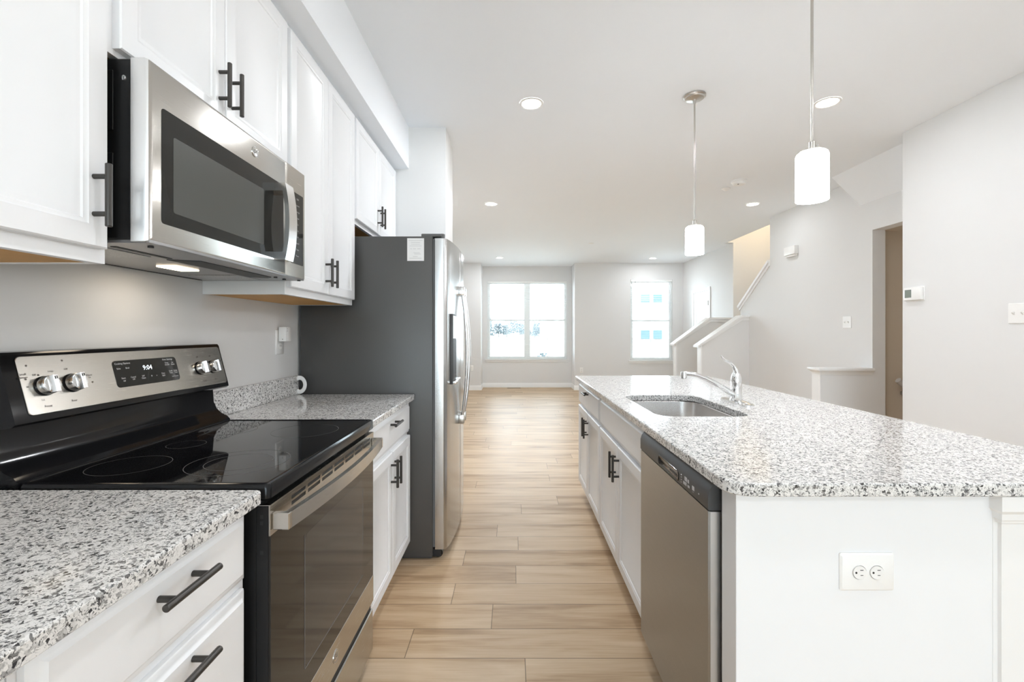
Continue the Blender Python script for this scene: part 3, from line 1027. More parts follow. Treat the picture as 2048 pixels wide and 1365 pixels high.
# cooktop
m = MB()
XG0 = -1.075
def cring(i, z): return [(x, y, z) for x, y in rr(XG0 + i * 0.4, RXF - i, Y_R0 + i, Y_R1 - i, [max(0.012 - i * 0.3, 0.004)] * 4, 5)]
m.loft([cring(0.004, 0.884), cring(0.0, 0.888), cring(0.0, 0.912), cring(0.003, 0.919), cring(0.007, 0.921), cring(0.014, 0.9205), cring(0.0165, 0.918)], cap1=False)
ck = m.build('cooktop', M['black'], rg)
m = MB(); m.prism_z([(x, y) for x, y in rr(XG0 + 0.006, RXF - 0.016, Y_R0 + 0.016, Y_R1 - 0.016, 0.008, 5)], 0.912, 0.9183)
m.build('glass_surface', M['black_glass'], ck)
def ringmark(m, cx, cy, r, w=0.0016, z=0.91855, n=72):
    a = [(cx + math.cos(2 * math.pi * k / n) * r, cy + math.sin(2 * math.pi * k / n) * r, z) for k in range(n)]
    b = [(cx + math.cos(2 * math.pi * k / n) * (r - w), cy + math.sin(2 * math.pi * k / n) * (r - w), z) for k in range(n)]
    m.loft([a, b], False, False)
for cx, cy, rs in ((-0.955, 1.135, (0.086,)), (-0.700, 1.165, (0.118, 0.078)), (-0.955, 1.545, (0.078,)), (-0.700, 1.535, (0.105,)), (-0.965, 1.345, (0.05,))):
    m = MB()
    for r in rs:
        ringmark(m, cx, cy, r)
    m.build('burner_ring', M['mark'], ck)
# backguard: black housing
m = MB()
bg = [(RXB, 0.884), (-1.072, 0.884), (-1.072, 0.922), (-1.083, 0.934), (-1.104, 0.944), (-1.122, 0.960), (-1.134, 0.985), (-1.138, 1.036), (-1.086, 1.042), (-1.078, 1.048), (-1.079, 1.056), (-1.116, 1.199), (-1.121, 1.205), (-1.130, 1.206), (RXB, 1.206)]
m.prism_y(bg, Y_R0, Y_R1)
m.build('backguard', M['black'], rg)
SU = Vector((-1.116 + 1.079, 0, 1.199 - 1.056)); SL = SU.length; SU.normalize()
SN = Vector((SU.z, 0, -SU.x)).normalized()
if SN.x < 0: SN = -SN
S0 = Vector((-1.079, 0, 1.056))
def SP(y, t, d=0.0):
    p = S0 + SU * t + SN * d
    return (p.x, y, p.z)
def splate(m, y0, y1, t0, t1, r, d0, d1, b=0.001):
    for_ = []
    for i, d in ((0, d0), (0, d1 - b), (b, d1)):
        for_.append([SP(y, t, d) for y, t in rr(y0 + i, y1 - i, t0 + i, t1 - i, r, 5)])
    m.loft(for_)
m = MB(); splate(m, Y_R0 + 0.030, Y_R1 - 0.008, 0.006, 0.143, 0.009, -0.002, 0.0025)
cp = m.build('control_panel', M['steel_h'], rg)
cp['label'] = 'brushed stainless control panel'
m = MB(); splate(m, 1.252, 1.487, 0.041, 0.117, 0.010, 0.002, 0.0042)
dp = m.build('display', M['mw_glass'], cp)
YD = (0, 1, 0)
m = MB()
m.text('9:04', 0.020, SP(1.366, 0.090, 0.0046), YD, SU)
m.build('clock_digits', M['digit'], dp)
m = MB()
for s_, y_, t_, z_ in (('Cooking Options', 1.283, 0.108, 0.0064), ('Bake', 1.267, 0.094, 0.0056), ('Broil', 1.296, 0.094, 0.0056),
                       ('Oven Settings', 1.450, 0.110, 0.0064), ('Timer\nOn/Off', 1.444, 0.096, 0.0054), ('Set\nClock', 1.468, 0.096, 0.0054),
                       ('Cook\nTime', 1.452, 0.069, 0.0054), ('Delay\nTime', 1.473, 0.069, 0.0054), ('Lock Controls', 1.466, 0.054, 0.0040),
                       ('Start', 1.275, 0.066, 0.0060), ('Off', 1.276, 0.058, 0.005), ('Cancel\nOff', 1.308, 0.063, 0.0056), ('Self\nClean', 1.343, 0.063, 0.0056),
                       ('+', 1.374, 0.063, 0.010), ('-', 1.393, 0.064, 0.010), ('Oven\nLight', 1.420, 0.064, 0.0056)):
    m.text(s_, z_ * 1.15, SP(y_, t_, 0.0046), YD, SU)
m.build('panel_lettering', M['print_white'], dp)
m = MB()
for s_, y_, t_, z_ in (('Small\nBurner', 1.022, 0.098, 0.0065), ('Off', 1.046, 0.098, 0.0055), ('Large', 1.085, 0.104, 0.0055), ('Hi', 1.026, 0.072, 0.005),
                       ('Front', 1.060, 0.022, 0.0070), ('Lo', 1.052, 0.038, 0.0055), ('Off', 1.122, 0.106, 0.0060), ('Rear', 1.124, 0.026, 0.0070), ('Warm\nHi', 1.178, 0.082, 0.006),
                       ('Front', 1.600, 0.024, 0.0070), ('Rear', 1.660, 0.024, 0.0070), ('Off', 1.590, 0.110, 0.006), ('Off', 1.655, 0.110, 0.006)):
    m = MB(); m.text(s_, z_ * 1.1, SP(y_, t_, 0.003), YD, SU)
    m.build('printed_legend', M['print'], cp)
for y_, t_ in ((1.034, 0.121), (1.118, 0.128), (1.183, 0.066), (1.026, 0.090), (1.055, 0.097)):
    m = MB()
    m.face([SP(y_ + math.cos(2 * math.pi * k / 12) * 0.0022, t_ + math.sin(2 * math.pi * k / 12) * 0.0022, 0.003) for k in range(12)])
    m.build('printed_dot', M['print'], cp)
def knob(y, t, turn):
    m = MB()
    rings = []
    for r, d in ((0.0235, 0.0025), (0.0235, 0.005)):
        rings.append([SP(y + math.cos(2 * math.pi * q / 32) * r, t + math.sin(2 * math.pi * q / 32) * r, d) for q in range(32)])
    m.mi = 1
    m.loft(rings)
    m.mi = 0
    rings = []
    for r, d in ((0.0215, 0.005), (0.0220, 0.007), (0.0215, 0.020), (0.0200, 0.0225), (0.0185, 0.0215), (0.017, 0.0205)):
        rings.append([SP(y + math.cos(2 * math.pi * q / 32) * r, t + math.sin(2 * math.pi * q / 32) * r, d) for q in range(32)])
    m.loft(rings)
    # raised finger grip across the knob face
    ca, sa = math.cos(turn), math.sin(turn)
    def G(a, b, d): return SP(y + a * ca - b * sa, t + a * sa + b * ca, d)
    sec = [(-0.0085, 0.020), (-0.0070, 0.026), (-0.0055, 0.034), (-0.0045, 0.036), (0.0045, 0.036), (0.0055, 0.034), (0.0070, 0.026), (0.0085, 0.020)]
    m.loft([[G(a, b, d if abs(b) < 0.017 else d - 0.002) for a, d in sec] for b in (-0.0195, -0.017, 0.017, 0.0195)])
    m.mi = 1
    p = [G(-0.0015, 0.010, 0.0362), G(0.0015, 0.010, 0.0362), G(0.0015, 0.017, 0.0362), G(-0.0015, 0.017, 0.0362)]
    m.face(p)
    return m.build('knob', [M['chrome_satin'], M['black']], cp)
for y, t, a in ((1.063, 0.070, 0.0), (1.130, 0.070, 0.0), (1.590, 0.070, 0.0), (1.655, 0.070, 0.0)):
    knob(y, t, a)
# oven door
od = MB(); od.box(-0.557, RXF - 0.003, Y_R0 + 0.006, Y_R1 - 0.006, 0.236, 0.872, 0.002)
for zz in (0.845, 0.832, 0.770):
    pass
door = od.build('oven_door', M['dark_side'], rg)
m = MB()
# stainless top strip with two rows of vent slots
ys = [Y_R0 + 0.006]
slots = [(Y_R0 + 0.10 + i * 0.087, Y_R0 + 0.10 + i * 0.087 + 0.074) for i in range(7)]
cuts = []
for a, b in slots:
    cuts.append((a, b, 0.8375, 0.8465)); cuts.append((a, b, 0.8515, 0.8600))
wall_holes(m, 'x', RXF - 0.003, 0.003, Y_R0 + 0.004, Y_R1 - 0.004, 0.806, 0.872, cuts)
m.box(-0.557, RXF, Y_R0 + 0.004, Y_R1 - 0.004, 0.872, 0.8735)
m.build('vent_trim', M['steel_h'], door)
m = MB(); m.box(RXF - 0.006, RXF - 0.0032, Y_R0 + 0.01, Y_R1 - 0.01, 0.825, 0.870)
m.build('vent_shadow_plate', M['black_matte'], door)
m = MB(); m.box(RXF - 0.003, RXF, Y_R0 + 0.004, Y_R1 - 0.004, 0.236, 0.334, 0.0008)
m.build('lower_trim', M['steel_h'], door)
m = MB(); m.box(RXF - 0.003, RXF - 0.0006, Y_R0 + 0.008, Y_R1 - 0.006, 0.334, 0.806)
gl = m.build('door_glass', M['oven_glass'], door)
m = MB()
m.prism_x(rr(1.155, 1.600, 0.395, 0.735, 0.02, 6), RXF - 0.0008, RXF - 0.0003)
m.build('window_area', M['oven_glass_in'], gl)
m = MB()
m.box(RXF - 0.0003, RXF + 0.0001, 1.153, 1.156, 0.395, 0.735)
m.box(RXF - 0.0003, RXF + 0.0001, 1.156, 1.600, 0.393, 0.396)
m.box(RXF - 0.0003, RXF + 0.0001, 1.600, 1.603, 0.50, 0.70)
m.build('window_edge', M['mark'], gl)
m = MB()
m.box(RXF - 0.0305, RXF - 0.0045, Y_R0 + 0.0045, Y_R0 + 0.0062, 0.25, 0.868)
m.mi = 1
for zz in (0.848, 0.834, 0.770):
    m.box(RXF - 0.022, RXF - 0.015, Y_R0 + 0.0040, Y_R0 + 0.0048, zz - 0.004, zz + 0.004)
m.build('door_side', [M['dark_side'], M['black_matte']], door)
# badge
def badge(parent, c, nrm, up, r):
    nrm, up = Vector(nrm).normalized(), Vector(up).normalized()
    rt = up.cross(nrm)
    c = Vector(c)
    m = MB()
    def rg_(rad, d): return [tuple(c + rt * math.cos(2 * math.pi * k / 32) * rad + up * math.sin(2 * math.pi * k / 32) * rad + nrm * d) for k in range(32)]
    m.loft([rg_(r, 0), rg_(r, 0.0016), rg_(r * 0.93, 0.0022), rg_(r * 0.86, 0.0016)])
    m.mi = 1
    m.loft([rg_(r * 0.86, 0.0017), rg_(r * 0.80, 0.0017)], False, False)
    m.text('GE', r * 1.0, c + nrm * 0.0019, rt, up)
    return m.build('badge', [M['chrome_satin'], M['gasket']], parent)
badge(door, (RXF, RC, 0.285), (1, 0, 0), (0, 0, 1), 0.019)
# curved handle bar
m = MB()
n = 24
inner, outer = [], []
ya, yb = Y_R0 + 0.012, Y_R1 - 0.012
for i in range(n + 1):
    y = ya + (yb - ya) * i / n
    q = (y - RC) / ((yb - ya) / 2)
    outer.append((RXF + 0.036 + 0.024 * (1 - q * q), y))
    inner.append((RXF + 0.022 + 0.024 * (1 - q * q), y))
prof = outer + inner[::-1]
m.prism_z(prof, 0.817, 0.853)
for y0, y1 in ((ya - 0.001, ya + 0.014), (yb - 0.014, yb + 0.001)):
    m.box(RXF, RXF + 0.038, y0, y1, 0.8165, 0.8535, 0.002)
m.build('door_handle', M['steel_h'], door)
# storage drawer
m = MB(); m.box(-0.557, RXF - 0.002, Y_R0 + 0.004, Y_R1 - 0.004, 0.052, 0.206, 0.003)
dr = m.build('storage_drawer', M['steel_h'], rg)
m = MB(); m.box(-0.557, RXF - 0.010, Y_R0 + 0.004, Y_R1 - 0.004, 0.206, 0.234, 0.001)
m.build('drawer_lip', M['black_matte'], dr)

# ================================================================ microwave
MX = -0.789
mw = thing('microwave', 'stainless over-the-range microwave hung above the cooktop', 'microwave', (-1.0, RC, 1.445))
m = MB()
m.box(XW + 0.003, -0.829, Y_R0 + 0.003, Y_R1 - 0.003, 1.452, 1.846, 0.003)
m.box(-0.90, -0.868, Y_R0 + 0.0018, Y_R0 + 0.004, 1.48, 1.64, 0.0008)
m.box(-0.90, -0.868, Y_R0 + 0.0018, Y_R0 + 0.004, 1.69, 1.82, 0.0008)
m.build('microwave_body', M['dark_side'], mw)
m = MB(); m.lathe([(0.006, 0), (0.0055, -0.002), (0.002, -0.003)], (-0.845, Y_R0 + 0.003, 1.803), 'y', 16)
m.build('side_screw', M['chrome'], mw)
# door: stainless frame wrapped round the edge
YS = 1.585
def mring(y0, y1, z0, z1, i, x, r): return [(x, y, z) for y, z in rr(y0 + i, y1 - i, z0 + i, z1 - i, r, 5)]
m = MB()
m.loft([mring(Y_R0, YS - 0.0008, 1.446, 1.847, 0.0, -0.828, 0.003), mring(Y_R0, YS - 0.0008, 1.446, 1.847, 0.0, MX - 0.010, 0.003), mring(Y_R0, YS - 0.0008, 1.446, 1.847, 0.003, MX - 0.003, 0.003), mring(Y_R0, YS - 0.0008, 1.446, 1.847, 0.009, MX, 0.003)])
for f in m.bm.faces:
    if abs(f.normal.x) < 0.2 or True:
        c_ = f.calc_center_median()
        if c_.y < Y_R0 + 0.004: f.material_index = 1  # near side face gets the lightened steel, brightness put into the colour
md = m.build('microwave_door', [M['steel_h'], M['steel_side_lit']], mw)
m = MB(); m.loft([mring(1.021, YS - 0.022, 1.495, 1.755, 0, MX - 0.001, 0.008), mring(1.021, YS - 0.022, 1.495, 1.755, 0, MX + 0.0008, 0.008)])
mg = m.build('door_window', M['mw_glass'], md)
m = MB(); m.loft([mring(1.056, 1.440, 1.527, 1.703, 0, MX + 0.0006, 0.006), mring(1.056, 1.440, 1.527, 1.703, 0, MX + 0.0011, 0.006)])
m.build('window_screen', M['mw_mesh'], mg)
badge(md, (MX, 1.392, 1.802), (1, 0, 0), (0, 0, 1), 0.0155)
m = MB()
m.loft([mring(YS + 0.0008, Y_R1, 1.446, 1.847, 0.0, -0.828, 0.003), mring(YS + 0.0008, Y_R1, 1.446, 1.847, 0.0, MX - 0.006, 0.003), mring(YS + 0.0008, Y_R1, 1.446, 1.847, 0.004, MX, 0.003)])
mc = m.build('microwave_control_column', M['steel_h'], mw)
m = MB(); m.loft([mring(1.618, 1.708, 1.498, 1.756, 0, MX - 0.001, 0.003), mring(1.618, 1.708, 1.498, 1.756, 0, MX + 0.001, 0.003)])
kp = m.build('keypad', M['mw_glass'], mc)
m = MB()
rows = ('12:00', 'Popcorn', 'Beverage', 'Reheat', '1 2 3', '4 5 6', '7 8 9', 'Start 0', 'Timer', 'Power')
for i, s_ in enumerate(rows):
    m.text(s_, 0.0085, (MX + 0.0014, 1.663, 1.735 - i * 0.023), YD, (0, 0, 1))
m.build('keypad_lettering', M['print_grey'], kp)
# arched handle
m = MB()
arc = []
HY0, HY1 = 1.500, 1.554
zt, zb = 1.744, 1.490
n = 16
o_, i_ = [], []
for k in range(n + 1):
    z = zb + (zt - zb) * k / n
    q = (z - (zt + zb) / 2) / ((zt - zb) / 2)
    o_.append((MX + 0.038 + 0.014 * (1 - q * q), z))
for k in range(n + 1):
    z = zb + 0.026 + (zt - zb - 0.052) * k / n
    q = (z - (zt + zb) / 2) / ((zt - zb) / 2)
    i_.append((MX + 0.024 + 0.014 * (1 - q * q), z))
prof = [(MX, zb), *o_, (MX, zt), (MX, zt - 0.026), *i_[::-1], (MX, zb + 0.026)]
m.prism_y(prof, HY0, HY1)
m.build('handle', M['chrome_satin'], md)
# underside
m = MB(); m.box(XW + 0.006, -0.79, Y_R0 + 0.004, Y_R1 - 0.004, 1.4445, 1.4520, 0.001)
un = m.build('vent_underside', M['hood_under'], mw)
m = MB(); m.box(-1.10, -0.93, 1.03, 1.17, 1.4425, 1.4450, 0.001); m.build('grease_filter', M['filter'], un)
m = MB(); m.box(-1.10, -0.93, 1.54, 1.68, 1.4425, 1.4450, 0.001); m.build('grease_filter', M['filter'], un)
m = MB(); m.box(-0.912, -0.898, 1.03, 1.20, 1.4432, 1.4448); m.box(-1.165, -1.155, 1.02, 1.69, 1.4432, 1.4448)
m.prism_z([(-0.925, 1.215), (-0.850, 1.24), (-0.850, 1.60), (-0.875, 1.625), (-0.925, 1.60)], 1.4430, 1.4448)
m.build('vent_recess', M['black_matte'], un)
m = MB(); m.box(-1.045, -0.985, 1.33, 1.43, 1.4415, 1.4448, 0.002); m.build('hood_lamp_lens', M['hoodlens'], un)
for (xx, yy) in ((-0.82, 1.03), (-0.835, 1.60), (-0.835, 1.66), (-0.80, 1.70)):
    m = MB(); m.cyl((xx, yy, 1.4410), (xx, yy, 1.4446), 0.006, 12); m.build('screw', M['black_matte'], un)
lamp('hood_lamp_light', 'AREA', (-1.02, 1.375, 1.438), 0.2, (1.0, 0.88, 0.72), shape='RECTANGLE', size=0.10, size_y=0.14)

# ================================================================ refrigerator
FY0, FY1 = 2.487, 3.302
fr = thing('refrigerator', 'side by side stainless refrigerator with dark grey side', 'refrigerator', (-0.8, 2.9, 0))
m = MB()
m.box(-1.165, -0.440, FY0 + 0.004, FY1 - 0.004, 0.018, 1.776, 0.004, 2)
m.box(-1.12, -0.45, FY0 + 0.03, FY1 - 0.03, 0.0, 0.02)
m.build('refrigerator_body', M['slate'], fr)
m = MB(); m.box(-0.440, -0.426, FY0 + 0.010, FY1 - 0.010, 0.07, 1.762)
m.build('door_gasket', M['gasket'], fr)
m = MB(); m.box(-0.446, -0.395, FY0 + 0.02, FY1 - 0.02, 0.012, 0.056, 0.004)
m.build('toe_grille', M['black_matte'], fr)
# thin printed sheet on the side
m = MB(); m.box(-0.579, -0.487, FY0 + 0.0030, FY0 + 0.0042, 1.641, 1.765)
sh = m.build('paper_sheet', M['paper'], fr); sh['label'] = 'small white printed sheet stuck on the side'
m = MB()
rng = random.Random(4)
for i, (wd, z) in enumerate(((0.078, 1.752), (0.05, 1.741), (0.048, 1.731), (0.066, 1.722))):
    m.box(-0.533 - wd / 2, -0.533 + wd / 2, FY0 + 0.0027, FY0 + 0.0030, z, z + 0.0014)
for i, (a, b, z) in enumerate(((-0.562, -0.553, 1.706), (-0.547, -0.531, 1.706), (-0.524, -0.506, 1.706), (-0.545, -0.510, 1.684), (-0.540, -0.505, 1.678), (-0.548, -0.522, 1.664), (-0.567, -0.500, 1.655))):
    m.box(a, b, FY0 + 0.0027, FY0 + 0.0030, z, z + 0.0018)
m.build('sheet_print', M['print_grey'], sh)
YSPL = 2.862
def fridge_door(y0, y1):
    def xf(y):
        q = (y - (FY0 + FY1) / 2) / ((FY1 - FY0) / 2)
        return -0.362 + 0.030 * (1 - q * q)
    pts = [(-0.426, y0)]
    for (yy, sgn) in ((y0, 1), (y1, -1)):
        r = 0.026 if yy in (FY0, FY1) else 0.006
        arc = []
        for k in range(6):
            a = math.radians(90 * k / 5)
            arc.append((xf(yy) - r + r * math.sin(a), yy + sgn * (r - r * math.cos(a))))
        if sgn == 1:
            pts += arc
            for k in range(1, 12):
                y = y0 + 0.03 + (y1 - y0 - 0.06) * k / 12
                pts.append((xf(y), y))
        else:
            pts += arc[::-1]
    pts.append((-0.426, y1))
    m = MB()
    m.prism_z(pts, 0.062, 1.764)
    return m, xf
m, xf = fridge_door(FY0, YSPL - 0.003)
fd = m.build('door', M['steel_fridge'], fr)
m, _ = fridge_door(YSPL + 0.003, FY1)
fd2 = m.build('door', M['steel_fridge'], fr)
# dispenser in the freezer door
m = MB()
m.box(xf(2.66) - 0.022, xf(2.66) + 0.003, 2.565, 2.790, 0.955, 1.355, 0.004, 2)
dsp = m.build('dispenser', M['charcoal'], fd)
m = MB(); m.box(xf(2.66) + 0.002, xf(2.66) + 0.0045, 2.575, 2.780, 1.215, 1.345, 0.001); m.build('dispenser_display', M['nickel'], dsp)
m = MB(); m.box(xf(2.66) + 0.002, xf(2.66) + 0.004, 2.575, 2.780, 0.985, 1.210, 0.001); m.build('dispenser_recess', M['black_matte'], dsp)
m = MB(); m.box(xf(2.66) + 0.0, xf(2.66) + 0.022, 2.570, 2.785, 0.955, 0.975, 0.004, 2); m.build('drip_tray', M['chrome_satin'], dsp)
for dd, yh in ((fd, YSPL - 0.050), (fd2, YSPL + 0.050)):
    m = MB()
    pts, rad = [], []
    n = 18
    for k in range(n + 1):
        q = -1 + 2 * k / n
        pts.append((-0.318 + 0.036 * (1 - q * q), yh + (0.020 * (1 - q * q)) * (1 if yh < YSPL else -1) * -1, 1.11 + 0.405 * q))
    m.tube(pts, 0.0125, 14, flat=0.8)
    hd = m.build('handle', M['chrome_satin'], dd)
    for zc in (1.505, 0.715):
        m = MB(); m.box(xf(yh) - 0.002, -0.300, yh - 0.017, yh + 0.017, zc - 0.028, zc + 0.028, 0.005, 2)
        m.build('handle_mount', M['chrome'] if zc > 1 else M['nickel'], hd)
for yy in (FY0 + 0.045, FY1 - 0.045):
    m = MB()
    m.box(-0.505, -0.395, yy - 0.030, yy + 0.030, 1.7765, 1.793, 0.004, 2)
    m.cyl((-0.395, yy, 1.766), (-0.395, yy, 1.796), 0.016, 16, 0.002)
    m.build('hinge_cover', M['gasket'], fr)
m = MB(); m.cyl((-0.412, FY0 + 0.03, 0.030), (-0.412, FY0 + 0.075, 0.030), 0.024, 16); m.build('roller', M['black'], fr)

# ================================================================ dishwasher
DY0, DY1, DXF = 1.126, 1.724, 0.484
dw = thing('dishwasher', 'stainless dishwasher built into the near end of the island', 'dishwasher', (0.8, 1.43, 0))
m = MB(); m.box(0.560, 1.085, DY0 + 0.004, DY1 - 0.004, 0.02, 0.868); m.build('dishwasher_tub', M['dark_side'], dw)
m = MB(); m.box(DXF + 0.03, 0.560, DY0, DY1, 0.115, 0.806, 0.001)
m.build('door_liner', M['gasket'], dw)
m = MB(); m.loft([[(x, y, z) for y, z in rr(DY0 + i, DY1 - i, 0.118 + i * 0.3, 0.806, 0.002, 3)] for x, i in ((DXF + 0.030, 0), (DXF + 0.004, 0), (DXF, 0.003))])
dd = m.build('dishwasher_door', M['steel_dw'], dw)
m = MB(); m.box(DXF + 0.0045, DXF + 0.0305, DY0 - 0.0014, DY0 - 0.0002, 0.118, 0.805); m.build('door_edge', M['steel_side_lit'], dd)
# charcoal control panel with a curved face
m = MB()
prof = [(0.560, 0.808), (DXF + 0.001, 0.808), (DXF - 0.001, 0.812), (DXF - 0.001, 0.846), (DXF + 0.004, 0.862), (DXF + 0.013, 0.874), (DXF + 0.022, 0.878), (0.560, 0.878)]
m.prism_y(prof, DY0, DY1)
dcp = m.build('control_panel', M['charcoal'], dw)
m = MB()
m.loft([[(x, y, z) for y, z in rr(1.325 + i, 1.512 - i, 0.8135 + i * 0.6, 0.8455 - i * 0.6, 0.012, 6)] for x, i in ((DXF - 0.0008, 0), (DXF - 0.0026, 0.002), (DXF - 0.0026, 0.005), (DXF - 0.0012, 0.008))])
m.build('pocket_handle', M['black'], dcp)
m = MB()
for i in range(4):
    m.box(DXF - 0.0016, DXF - 0.0009, 1.303, 1.308, 0.819 + i * 0.007, 0.8215 + i * 0.007)
for a, b, z0_, z1_ in ((1.262, 1.280, 0.834, 0.845), (1.248, 1.258, 0.834, 0.843), (1.266, 1.290, 0.821, 0.829), (1.245, 1.258, 0.822, 0.828), (1.212, 1.226, 0.826, 0.837), (1.180, 1.185, 0.828, 0.831)):
    m.box(DXF - 0.0016, DXF - 0.0009, a, b, z0_, z1_)
m.text('Cycles', 0.006, (DXF - 0.0018, 1.270, 0.8315), (0, -1, 0), (0, 0, 1))
m.text('Start', 0.006, (DXF - 0.0018, 1.219, 0.822), (0, -1, 0), (0, 0, 1))
m.build('control_lettering', M['print_grey'], dcp)
m = MB(); m.box(0.565, 0.58, DY0 + 0.004, DY1 - 0.004, 0.0, 0.105); m.build('toe_panel', M['black_matte'], dw)

# ================================================================ ceiling fittings
def pendant(label, x, y, zt, zb, r=0.055):
    p = thing('pendant_light', label, 'pendant light', (x, y, H), 'pendant lights over the island')
    m = MB(); m.lathe([(0.068, -0.0005), (0.068, -0.008), (0.060, -0.012), (0.056, -0.019), (0.020, -0.023), (0.010, -0.030), (0.0075, -0.050)], (x, y, H), 'z', 40)
    m.build('canopy', M['nickel'], p)
    m = MB()
    for sx in (-0.035, 0.035):
        m.cyl((x + sx, y - 0.02, H - 0.0245), (x + sx, y - 0.02, H - 0.019), 0.004, 10)
    m.cyl((x, y, H - 0.04), (x, y, zt + 0.03), 0.0052, 14)
    m.build('rod', M['nickel'], p)
    m = MB(); m.lathe([(0.006, 0.045), (0.012, 0.040), (0.013, 0.012), (r * 0.72, 0.008), (r * 0.72, 0.003)], (x, y, zt), 'z', 32)
    for k in range(3):
        a = k * 2.094 + 0.5
        m.cyl((x + math.cos(a) * r * 0.6, y + math.sin(a) * r * 0.6, zt + 0.006), (x + math.cos(a) * r * 0.6, y + math.sin(a) * r * 0.6, zt + 0.016), 0.005, 10)
    m.build('socket_cap', M['nickel'], p)
    m = MB(); m.lathe([(0.012, 0.002), (r - 0.010, 0.002), (r - 0.003, -0.004), (r, -0.012), (r, zb - zt), (r - 0.004, zb - zt), (r - 0.004, -0.012), (0.012, -0.003)], (x, y, zt), 'z', 48, False, False)
    m.build('lamp_shade', M['shade'], p)
    m = MB(); m.lathe([(0.012, -0.004), (0.014, -0.045), (0.026, -0.070), (0.030, -0.090), (0.024, -0.112), (0.010, -0.120)], (x, y, zt), 'z', 24); m.build('bulb', M['shade'], p)
    lamp('pendant_glow', 'POINT', (x, y, zb - 0.02), 4.0, (0.98, 0.97, 0.98), shadow_soft_size=0.04)
pendant('farther pendant light with its round canopy in view above the island', 1.146, 2.872, 1.916, 1.742)
pendant('nearer pendant light with its rod running out of the picture', 1.146, 1.744, 1.938, 1.755)

def downlight(label, x, y, w):
    p = thing('recessed_light', label, 'ceiling light', (x, y, H), 'recessed ceiling lights')
    m = MB(); m.lathe([(0.078, -0.0003), (0.077, -0.004), (0.066, -0.006), (0.062, -0.004)], (x, y, H), 'z', 36, False, False)
    m.build('trim_ring', M['plastic'], p)
    m = MB(); m.lathe([(0.063, -0.0035), (0.001, -0.0035)], (x, y, H), 'z', 36, False, True); m.build('lens', M['lens'], p)
    lamp('downlight_beam', 'AREA', (x, y, H - 0.012), w * 1.1, (0.92, 0.955, 1.0), shape='DISK', size=0.11)
downlight('recessed light nearest the wall cabinets, above the kitchen aisle', 0.12, 2.966, 9)
downlight('recessed light beside the nearer pendant rod', 2.04, 2.953, 5)
downlight('small recessed light in mid ceiling left of the far pendant', -0.256, 5.286, 20)
downlight('recessed light beyond the smoke detector', 2.79, 5.30, 2.2)
downlight('tiny far recessed light above the double window', -0.27, 9.10, 9)
downlight('tiny far recessed light above the single window', 2.82, 9.18, 5)
for x, y, w in ((0.12, 0.65, 4), (2.04, 0.65, 6), (0.12, -1.7, 8), (2.04, -1.7, 8)):
    downlight('recessed light ' + ('directly above the near aisle' if y > 0 else 'behind the camera') + (' on the left' if x < 1 else ' on the right'), x, y, w)

t = thing('smoke_detector', 'round white smoke detector on the ceiling', 'smoke detector', (2.225, 4.48, H))
m = MB(); m.lathe([(0.072, -0.0004), (0.072, -0.014), (0.066, -0.018), (0.060, -0.018), (0.058, -0.034), (0.050, -0.040), (0.020, -0.042)], (2.225, 4.48, H), 'z', 36); m.build('detector_body', M['plastic'], t)
m = MB(); m.lathe([(0.008, -0.0415), (0.007, -0.044)], (2.205, 4.455, H), 'z', 14); m.build('test_button', M['gasket'], t)
m = MB(); m.lathe([(0.042, -0.0004), (0.042, -0.006), (0.034, -0.010), (0.022, -0.020), (0.010, -0.026)], (2.21, 4.72, H), 'z', 28)
tag(m.build('sprinkler_cover', M['plastic']), 'small round white ceiling cap beside the smoke detector', 'ceiling cap', 'small ceiling caps')
m = MB(); m.lathe([(0.042, -0.0004), (0.042, -0.005), (0.030, -0.008), (0.010, -0.009)], (1.31, 7.63, H), 'z', 28)
tag(m.build('sprinkler_cover', M['plastic']), 'flat round white cap far back in the living room ceiling', 'ceiling cap', 'small ceiling caps')

# ================================================================ wall fittings
m0 = thing('door_chime', 'white door chime box high on the stair wall', 'door chime', (XS, 5.44, 2.21))
m = MB(); m.box(XS - 0.052, XS - 0.0003, 5.335, 5.545, 2.175, 2.275, 0.006, 2); m.build('chime_cover', M['plastic'], m0)
m = MB(); m.box(XS - 0.040, XS - 0.0003, 5.35, 5.53, 2.152, 2.175, 0.004); m.build('chime_base', M['plastic_warm'], m0)

def switch_plate(name, label, x, yc, zc, w, h, toggles, parentgroup, rocker=False):
    t = thing(name, label, 'light switch', (x, yc, zc), parentgroup)
    m = MB(); m.loft([[(x - d, y, z) for y, z in rr(yc - w / 2 + i, yc + w / 2 - i, zc - h / 2 + i, zc + h / 2 - i, 0.004, 4)] for i, d in ((0, 0.0003), (0, 0.003), (0.003, 0.006))])
    m.build('plate', M['plastic'], t)
    for k in toggles:
        m = MB()
        m.box(x - 0.007, x - 0.006, yc + k - 0.0055, yc + k + 0.0055, zc - 0.012, zc + 0.012)
        m.prism_y([(x - 0.006, zc - 0.008), (x - 0.018, zc + 0.004), (x - 0.017, zc + 0.010), (x - 0.006, zc + 0.006)], yc + k - 0.004, yc + k + 0.004)
        m.build('toggle', M['plastic_warm'], t)
switch_plate('light_switch', 'white two toggle light switch on the stair wall left of the tall opening', XS, 4.56, 1.35, 0.116, 0.118, (-0.023, 0.023), 'wall switch plates')
switch_plate('light_switch', 'white two toggle light switch at the right edge, beyond the thermostat', XR, 2.618, 1.36, 0.125, 0.118, (-0.018, 0.030), 'wall switch plates')

